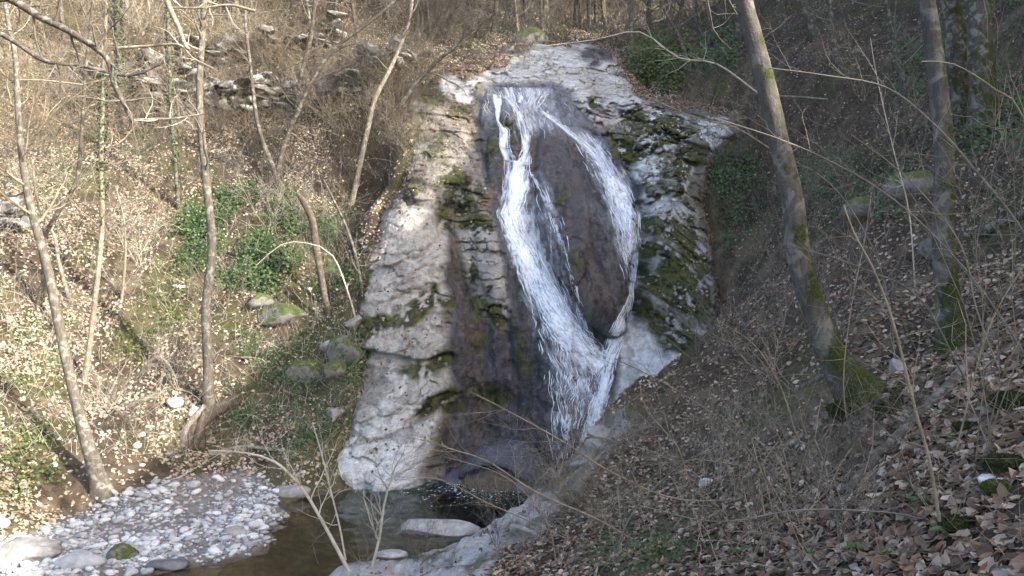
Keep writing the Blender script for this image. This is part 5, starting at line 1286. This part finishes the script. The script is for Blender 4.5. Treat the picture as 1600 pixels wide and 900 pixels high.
# ------------------------------------------------------------------ fallen wood
def log(name, label, path, w, mat, moss, seed, lift=.4, cat='log'):
    pts = [g(a, b_) for a, b_ in path]
    rad = [w * p[1] / F * .5 * (1 - .25 * i / len(pts)) for i, p in enumerate(pts)]
    pts = [p + np.array([0, 0, q * lift]) for p, q in zip(pts, rad)]
    X, R_ = smooth_path(pts, rad, .08)
    o = link(name, trunk_mesh(name, X - pts[0], R_, 16, lambda s, a, z: moss + 0 * s, seed, 1.0, .1), M[mat], None, tuple(pts[0]))
    return tag(o, label, cat)
log('fallen_log', 'long dark fallen log lying diagonally on the right bank', [(1322, 778), (1362, 732), (1400, 690), (1440, 652), (1480, 610), (1520, 565), (1556, 525)], 19, 'bark_d', .08, 71)
log('fallen_log', 'short dark log at the right edge above the fallen log', [(1530, 372), (1565, 360), (1610, 340)], 18, 'bark_d', .15, 72)
log('fallen_log', 'thin grey stick lying left of the mossy tree foot', [(1250, 610), (1290, 592), (1330, 570)], 8, 'bark_r', .0, 73)
log('fallen_branch', 'thin pale stick lying on the right slope at top', [(1215, 152), (1250, 154), (1295, 160)], 4, 'bark_p', .0, 74, cat='branch')
log('fallen_log', 'rotten log leaning on the split stump at the foot of the slender tree', [(305, 672), (335, 652), (372, 632)], 22, 'bark_o', .18, 75)
log('fallen_branch', 'mossy branch lying on the left slope above the split stump', [(195, 640), (235, 622), (270, 610), (305, 618)], 7, 'bark_l', .25, 76, cat='branch')
log('fallen_branch', 'grey driftwood branch at the edge of the gravel bar', [(330, 712), (380, 702), (440, 708), (480, 715)], 6, 'bark_p', .0, 77, cat='branch')
# the split stump
sf = g(300, 690); se = empty('split_stump', sf, 'split mossy stump at the foot of the slender tree', 'stump')
for k, (dx, tx, hh) in enumerate([(-.05, -.25, .95), (.16, .15, .8), (.02, .0, .6)]):
    X, R_ = smooth_path([np.array([dx, 0, -.2]), np.array([dx + tx * .3, 0, .3]), np.array([dx + tx * -.6 + .22, .02, hh])], [.17, .13, .05], .06)
    link('splinter', trunk_mesh('splinter', X, R_, 12, lambda s, a, z: .42 * np.exp(-s / .5), 80 + k, 1.3, .25), M['bark_p' if k == 0 else 'bark_o'], se)

# ------------------------------------------------------------------ dead leaves
def litter_cols(r, n, pal):
    t = r.uniform(0, 1, n); k = r.integers(0, len(pal), n)
    return np.array(pal)[k] * r.uniform(.7, 1.25, (n, 1))
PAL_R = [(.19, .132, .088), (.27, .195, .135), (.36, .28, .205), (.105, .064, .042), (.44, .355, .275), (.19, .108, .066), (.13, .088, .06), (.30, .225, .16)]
PAL_SUNLIT = [(.37, .305, .215), (.45, .38, .285), (.27, .20, .135), (.46, .395, .30), (.33, .24, .165), (.41, .345, .25)]  # left-slope leaf colours lightened to stand in for sunlight
r = np.random.default_rng(31)
def scatter(n, xr, yr, keepf, near_pow=1.4):
    """random spots on the ground, denser towards the path where the photographer stands"""
    d = (r.uniform(yr[0] ** (2 - near_pow), yr[1] ** (2 - near_pow), n)) ** (1 / (2 - near_pow))
    t = r.uniform(xr[0], xr[1], n)
    x = t * d
    z = H(x, d); u, v = to_px(x, d, z)
    k = keepf(x, d, z, u, v)
    return np.stack([x[k], d[k], z[k]], -1)
bank_edge = [(420, 990), (600, 868), (690, 838), (760, 800), (850, 757), (905, 700), (960, 650), (1030, 600), (1095, 555), (1140, 450), (1130, 330), (1160, 250), (1090, 190), (1040, 120), (1060, 60), (1150, -30), (1700, -60), (1800, 1100), (420, 1100)]
def right_keep(x, y, z, u, v):
    m_ = poly_mask(u, v, bank_edge, 2) > .5
    rockm = np.maximum(poly_mask(u, v, OUTCROP, 26) * 1.0, poly_mask(u, v, OUTCROP2, 18) * .5)
    clump = .3 + .7 * sstep(-.3, .15, fbm(x * 1.1, y * 1.1, 0, 4, 131))
    return m_ & (r.uniform(0, 1, len(x)) > .86 * rockm) & (z > .25) & (r.uniform(0, 1, len(x)) < clump)
pr = scatter(105000, (-.35, .85), (2.2, 40), right_keep, 1.25)
nr_ = Hn(pr[:, 0], pr[:, 1]); sz = r.uniform(.028, .055, len(pr))
cols = litter_cols(r, len(pr), PAL_R)
showing = sz / np.hypot(pr[:, 1], pr[:, 0]); u_, v_ = to_px(pr[:, 0], pr[:, 1], pr[:, 2])
showing[(u_ < 0) | (u_ > 1600) | (v_ < 0) | (v_ > 905)] = 0
order = np.argsort(-showing)
rest = order[300:]
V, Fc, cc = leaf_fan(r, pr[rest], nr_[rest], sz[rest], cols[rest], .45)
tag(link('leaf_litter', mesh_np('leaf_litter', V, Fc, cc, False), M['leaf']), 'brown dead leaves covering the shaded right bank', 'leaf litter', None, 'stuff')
# the 300 largest in view are leaves of their own, parts of the ground they lie on
LM = []
for k in range(12):
    q = np.random.default_rng(700 + k)
    V, Fc, cc = leaf_fan(q, np.zeros((1, 3)), np.array([[0, 0, 1.0]]), np.array([1.0]), litter_cols(q, 1, PAL_R), .12, up=0)
    me = mesh_np('leaf', V, Fc, cc, False); me.materials.append(M['leaf']); LM.append(me)
for n_, i in enumerate(order[:300]):
    o = link('leaf', LM[n_ % 12], None, ground)
    nn = Vector(nr_[i] + r.normal(0, .3, 3)); o.rotation_mode = 'QUATERNION'
    o.rotation_quaternion = nn.to_track_quat('Z', 'Y') @ Vector((0, 0, 1)).rotation_difference(Vector((0, 0, 1))) 
    o.location = tuple(pr[i] + np.array([0, 0, .012])); s_ = float(sz[i]); o.scale = (s_, s_ * r.uniform(.85, 1.2), s_)

ivy_left = [(275, 350), (330, 300), (420, 300), (470, 330), (545, 380), (555, 440), (500, 470), (440, 470), (300, 440), (270, 400)]
def left_keep(x, y, z, u, v):
    m_ = ~(poly_mask(u, v, bank_edge, 2) > .5) & (u < 1200)
    barm = poly_mask(u, v, BAR, 10); leafpatch = poly_mask(u, v, [(50, 775), (120, 765), (130, 790), (90, 805), (55, 800)], 10)
    iv = poly_mask(u, v, ivy_left, 20)
    clump = .2 + .8 * sstep(-.2, .2, fbm(x * .9, y * .9, 0, 4, 133))
    return m_ & (z > .2) & (r.uniform(0, 1, len(x)) > .90 * barm * (1 - .8 * leafpatch)) & (r.uniform(0, 1, len(x)) > .6 * iv) & (r.uniform(0, 1, len(x)) < clump)
pl = scatter(190000, (-.80, .22), (14, 48), left_keep, .6)
nl_ = Hn(pl[:, 0], pl[:, 1])
V, Fc, cc = leaf_fan(r, pl, nl_, r.uniform(.035, .075, len(pl)), litter_cols(r, len(pl), PAL_SUNLIT), .5, detailed=False)
tag(link('leaf_litter', mesh_np('leaf_litter', V, Fc, cc, False), M['leaf']), 'dead leaves covering the left slope, coloured pale beige as if sunlit', 'leaf litter', None, 'stuff')

# litter caught on the soil around the rock face
RYn = np.stack([np.gradient(RY, RS, axis=1), -np.ones(RY.shape), np.gradient(RY, RS, axis=0)], -1)
RG_ = np.gradient(RY, RS, axis=0)
soil = ((rockall < .55) & (RZ > .3) & (RZ > H(RX, RY) - .05)) | ((rockall > .5) & (chute < .2) & (topr < .3) & (wlo < .3) & (RG_ > .9) & (np.abs(RZ) > .4) & (r.uniform(0, 1, RX.shape) < .10))
ii = r.choice(np.flatnonzero(soil.ravel()), 16000)
sp_ = np.stack([RX, RY, RZ], -1).reshape(-1, 3)[ii] + r.normal(0, .02, (16000, 3)); sn_ = RYn.reshape(-1, 3)[ii]; sn_ = sn_ / np.linalg.norm(sn_, axis=1, keepdims=True)
V, Fc, cc = leaf_fan(r, sp_ - np.array([0, .03, 0]), sn_, r.uniform(.03, .07, len(ii)), litter_cols(r, len(ii), PAL_R), .5, detailed=False)
tag(link('leaf_litter', mesh_np('leaf_litter', V, Fc, cc, False), M['leaf']), 'dead leaves caught on the soil and ledges around the rock face', 'leaf litter', None, 'stuff')

# loose white stones scattered down the left slope
sp = scatter(2200, (-.75, -.18), (15, 32), lambda x, y, z, u, v: (z > .4) & (u < 520) & (v > 440) & (r.uniform(0, 1, len(x)) < .35 * sstep(-.2, .3, fbm(x * .6, y * .6, 0, 3, 135)) ), .6)
nS = len(sp); ss = np.clip(np.exp(r.normal(-2.9, .5, nS)), .03, .2)
shp = ICO[1][0][None] * (1 + r.normal(0, .13, (nS, len(ICO[1][0]), 1))) * ss[:, None, None] * np.array([1, .8, .6])
gc = np.repeat(r.uniform(.3, .62, (nS, 1, 1)) * np.array([1, .98, .93]), len(ICO[1][0]), 1)
tag(link('scree', mesh_np('scree', (shp + sp[:, None]).reshape(-1, 3), (ICO[1][1][None] + (np.arange(nS) * len(ICO[1][0]))[:, None, None]).reshape(-1, 3), gc.reshape(-1, 3), False), M['gravel']), 'small pale stones scattered through the leaves of the left slope', 'scree', None, 'stuff')

# ------------------------------------------------------------------ ivy on the ground
def ivy_patch(name, label, poly, n, lift, size, seed, cat='ivy', tint=(1, 1, 1), rock=False):
    q = np.random.default_rng(seed); p_ = np.array(poly)
    px = q.uniform(p_[:, 0].min(), p_[:, 0].max(), n * 4); py = q.uniform(p_[:, 1].min(), p_[:, 1].max(), n * 4)
    k = q.uniform(0, 1, n * 4) < poly_mask(px, py, poly, 30) * sstep(-.2, .22, fbm(px / 30, py / 30, 0, 4, seed, .6))
    px, py = px[k][:n], py[k][:n]
    X = hit_ground(px, py); X = X[~np.isnan(X[:, 0])]; X = X[X[:, 2] > .2]; m_ = len(X)
    X = X + np.stack([q.normal(0, .12, m_), q.normal(0, .2, m_), q.uniform(0, 1, m_) ** 2 * lift], -1)
    X[:, 2] = np.maximum(X[:, 2], H(X[:, 0], X[:, 1]) + .01)
    V, Fc, cc = leaf_fan(q, X, Hn(X[:, 0], X[:, 1]) + np.array([0, -.5, 0]), q.uniform(*size, m_), ivy_cols(q, m_) * np.array(tint), .5, .8, False)
    tag(link(name, mesh_np(name, V, Fc, cc, False), M['ivy']), label, cat, None, 'stuff')
ivy_patch('ivy', 'dark green ivy covering the left slope below the dark forked trunk', ivy_left, 9000, .5, (.035, .06), 1)
ivy_patch('ivy', 'ivy trailing below the mossy boulder to the slab foot', [(380, 530), (480, 520), (520, 600), (480, 720), (380, 700), (350, 620)], 2600, .3, (.03, .05), 2)
ivy_patch('ivy', 'ivy creeping over the left edge of the pale slab', [(540, 425), (585, 410), (580, 560), (530, 690), (490, 690), (515, 560)], 1500, .35, (.03, .05), 14)
ivy_patch('ground_cover', 'green ground cover at the left edge of the slope', [(-20, 500), (110, 460), (120, 560), (60, 640), (110, 760), (-20, 790)], 1300, .12, (.025, .05), 3, 'ground cover', (1.5, 1.25, 1.0))
ivy_patch('ground_cover', 'fresh green leaves between the leaning and the slender tree', [(170, 470), (310, 440), (320, 560), (250, 600), (170, 560)], 800, .12, (.025, .05), 4, 'ground cover', (1.8, 1.4, 1.1))
ivy_patch('ivy', 'bluish green ivy on the slope right of the fall head', [(1030, 40), (1160, 20), (1160, 110), (1090, 120), (1040, 110)], 3200, .8, (.05, .09), 5)
ivy_patch('ivy', 'ivy on the bank beside the mossy rock right of the fall', [(1090, 240), (1180, 220), (1200, 330), (1140, 400), (1120, 330)], 1800, .3, (.04, .06), 6)
ivy_patch('ivy', 'ivy around the mossy trunks at the top right', [(1380, 40), (1600, 0), (1600, 250), (1500, 240), (1400, 160)], 3000, .4, (.035, .06), 7)
ivy_patch('ivy', 'ivy patch in the hollow between the two big trunks', [(1230, 230), (1420, 250), (1420, 350), (1260, 340)], 1400, .2, (.03, .05), 8)
ivy_patch('grass_tuft', 'dark evergreen sprigs on the near bank at bottom centre', [(900, 800), (1040, 790), (1060, 890), (930, 890)], 900, .15, (.012, .022), 9, 'ground cover', (.9, .9, .9))
ivy_patch('evergreen_scrub', 'dark olive evergreen scrub right of the fall head', [(940, 66), (1040, 55), (1090, 110), (1050, 150), (985, 135), (962, 95)], 4600, 1.3, (.05, .08), 10, 'scrub', (1.3, 1.0, .7))
ivy_patch('evergreen_scrub', 'yellow green budding scrub at the top centre', [(985, 0), (1040, -10), (1040, 25), (1000, 30)], 500, 1.8, (.07, .12), 12, 'scrub', (3.0, 2.6, 1.0))
# small green plants of the near bank
def plant(px, py, n, ln, seed, label):
    p = g(px, py); q = np.random.default_rng(seed); e = empty('green_plant', p, label, 'plant')
    for k in range(n):
        a = q.uniform(0, 6.28); V, Fc, cc = leaf_fan(q, np.array([[math.cos(a) * ln * .7, math.sin(a) * ln * .7, ln * .35]]), np.array([[math.cos(a) * -.2, math.sin(a) * -.2, 1.0]]), np.array([ln * q.uniform(.5, .8)]), np.array([[.05, .10, .03]]) * q.uniform(.7, 1.5), .25, .5)
        link('leaf', mesh_np('leaf', V, Fc, cc, False), M['ivy'], e)
for i, (px, py, n, ln, lab) in enumerate([(1395, 880, 6, .10, 'green leafy plant at the bottom right near the frame edge'), (1440, 800, 6, .10, 'green leafy plant beside the foot of the tan shoot'), (1345, 880, 4, .07, 'small green plant left of the bottom right leafy plant'), (1475, 840, 5, .08, 'low green plant just below the tan shoot foot'), (1270, 870, 4, .06, 'tiny green plant among leaves at bottom right'), (1490, 690, 4, .07, 'small green plant right of the tan shoot'), (1380, 700, 4, .07, 'small green plant left of the tan shoot by the log'), (1160, 870, 4, .08, 'small dark green plant near the bottom edge')]):
    plant(px, py, n, ln, 900 + i, lab)
# moss cushions
def cushion(px, py, s, mat, seed, label):
    p = g(px, py); q = np.random.default_rng(seed)
    e = empty('moss_cushion', p, label, 'moss')
    V, Fc = ICO[4]; V = V * (1 + .22 * fbm(V[:, 0] * 2.5 + seed, V[:, 1] * 2.5, V[:, 2] * 2.5, 4, seed))[:, None] * np.array([1, .8, .5]) * s
    link('pad', mesh_np('pad', V, Fc), M[mat], e)
    n = 2600; d = q.normal(0, 1, (n, 3)); d[:, 2] = np.abs(d[:, 2]); d /= np.linalg.norm(d, axis=1, keepdims=True)
    b_ = d * (1 + .22 * fbm(d[:, 0] * 2.5 + seed, d[:, 1] * 2.5, d[:, 2] * 2.5, 4, seed))[:, None] * np.array([1, .8, .5]) * s
    t_ = b_ + (d + q.normal(0, .4, (n, 3))) * s * .10; w = np.cross(d, q.normal(0, 1, (n, 3))) * s * .012
    Vv_ = np.stack([b_ - w, b_ + w, t_], 1).reshape(-1, 3)
    link('fronds', mesh_np('fronds', Vv_, np.arange(n * 3).reshape(n, 3), None, False), M[mat], e)
for i, (px, py, s, mt, lab) in enumerate([(1560, 775, .085, 'moss_bright', 'bright green moss cushion low at the right edge'), (1585, 632, .16, 'moss', 'large dark moss cushion at the right edge below the upright trunk'), (1512, 676, .10, 'moss', 'olive moss cushion right of the tan shoot'), (1575, 735, .13, 'moss', 'mossy hump just above the bright moss cushion'), (1500, 828, .10, 'moss', 'low moss patch left of the flat white stone'), (1395, 640, .16, 'moss', 'mossy root hump right of the big trunk foot'), (1330, 650, .2, 'moss', 'mossy root hump under the big trunk foot')]):
    cushion(px, py, s, mt, 950 + i, lab)

# ------------------------------------------------------------------ fine dead stems that read as one haze of brush
def brush(label, box, n, ln, rad, mat, seed, far=70, tilt=.7):
    q = np.random.default_rng(seed)
    X = hit_ground(q.uniform(box[0], box[2], n), q.uniform(box[1], box[3], n)); rk = hit_rock
    X = X[~np.isnan(X[:, 0])]; X = X[(X[:, 2] > .3) & (X[:, 1] < far)]; m_ = len(X); K = 5
    d = np.stack([q.normal(0, tilt, m_), q.normal(0, tilt, m_), np.ones(m_)], -1); d /= np.linalg.norm(d, axis=1, keepdims=True)
    L = q.uniform(*ln, m_); pts = [X - np.array([0, 0, .05])]
    for k in range(K - 1):
        d = d + q.normal(0, .22, (m_, 3)) + np.array([0, 0, -.06]); d /= np.linalg.norm(d, axis=1, keepdims=True)
        pts.append(pts[-1] + d * (L / (K - 1))[:, None])
    Pt = np.stack(pts, 1); Rd = q.uniform(.5, 1.2, m_)[:, None] * rad * np.linspace(1, .3, K)[None]
    V, Fc = tubes([(Pt[i], Rd[i], 3) for i in range(m_)])
    tag(link('brushwood', mesh_np('brushwood', V, Fc), M[mat]), label, 'brushwood', None, 'stuff')
brush('tangle of fine tan stems on the upper left slope', (-80, -40, 680, 230), 6600, (.6, 2.2), .012, 'twig_tan', 1)
brush('tangle of fine grey stems on the upper left slope', (-80, -40, 680, 300), 3600, (.6, 2.0), .011, 'twig_grey', 2)
brush('fine pale stems over the sunlit left slope', (-80, 250, 560, 720), 2600, (.4, 1.3), .008, 'twig_pale', 3)
brush('fine stems on the hill above the fall', (640, -60, 1200, 70), 4200, (.9, 3.0), .016, 'twig_grey', 4)
brush('fine grey stems on the slope right of the fall', (1010, 80, 1330, 560), 600, (.5, 1.6), .011, 'twig_grey', 5)
brush('fine stems on the shaded right slope', (1230, 0, 1650, 420), 500, (.6, 1.8), .009, 'twig_grey', 6)
brush('fine dry twigs over the bank in front of the pool', (760, 640, 1300, 900), 420, (.4, 1.3), .0065, 'twig_tan', 7, tilt=1.1)
brush('dry twigs lying among leaves of the near right bank', (1150, 450, 1650, 900), 900, (.2, .6), .0025, 'twig_tan', 8, tilt=1.6)
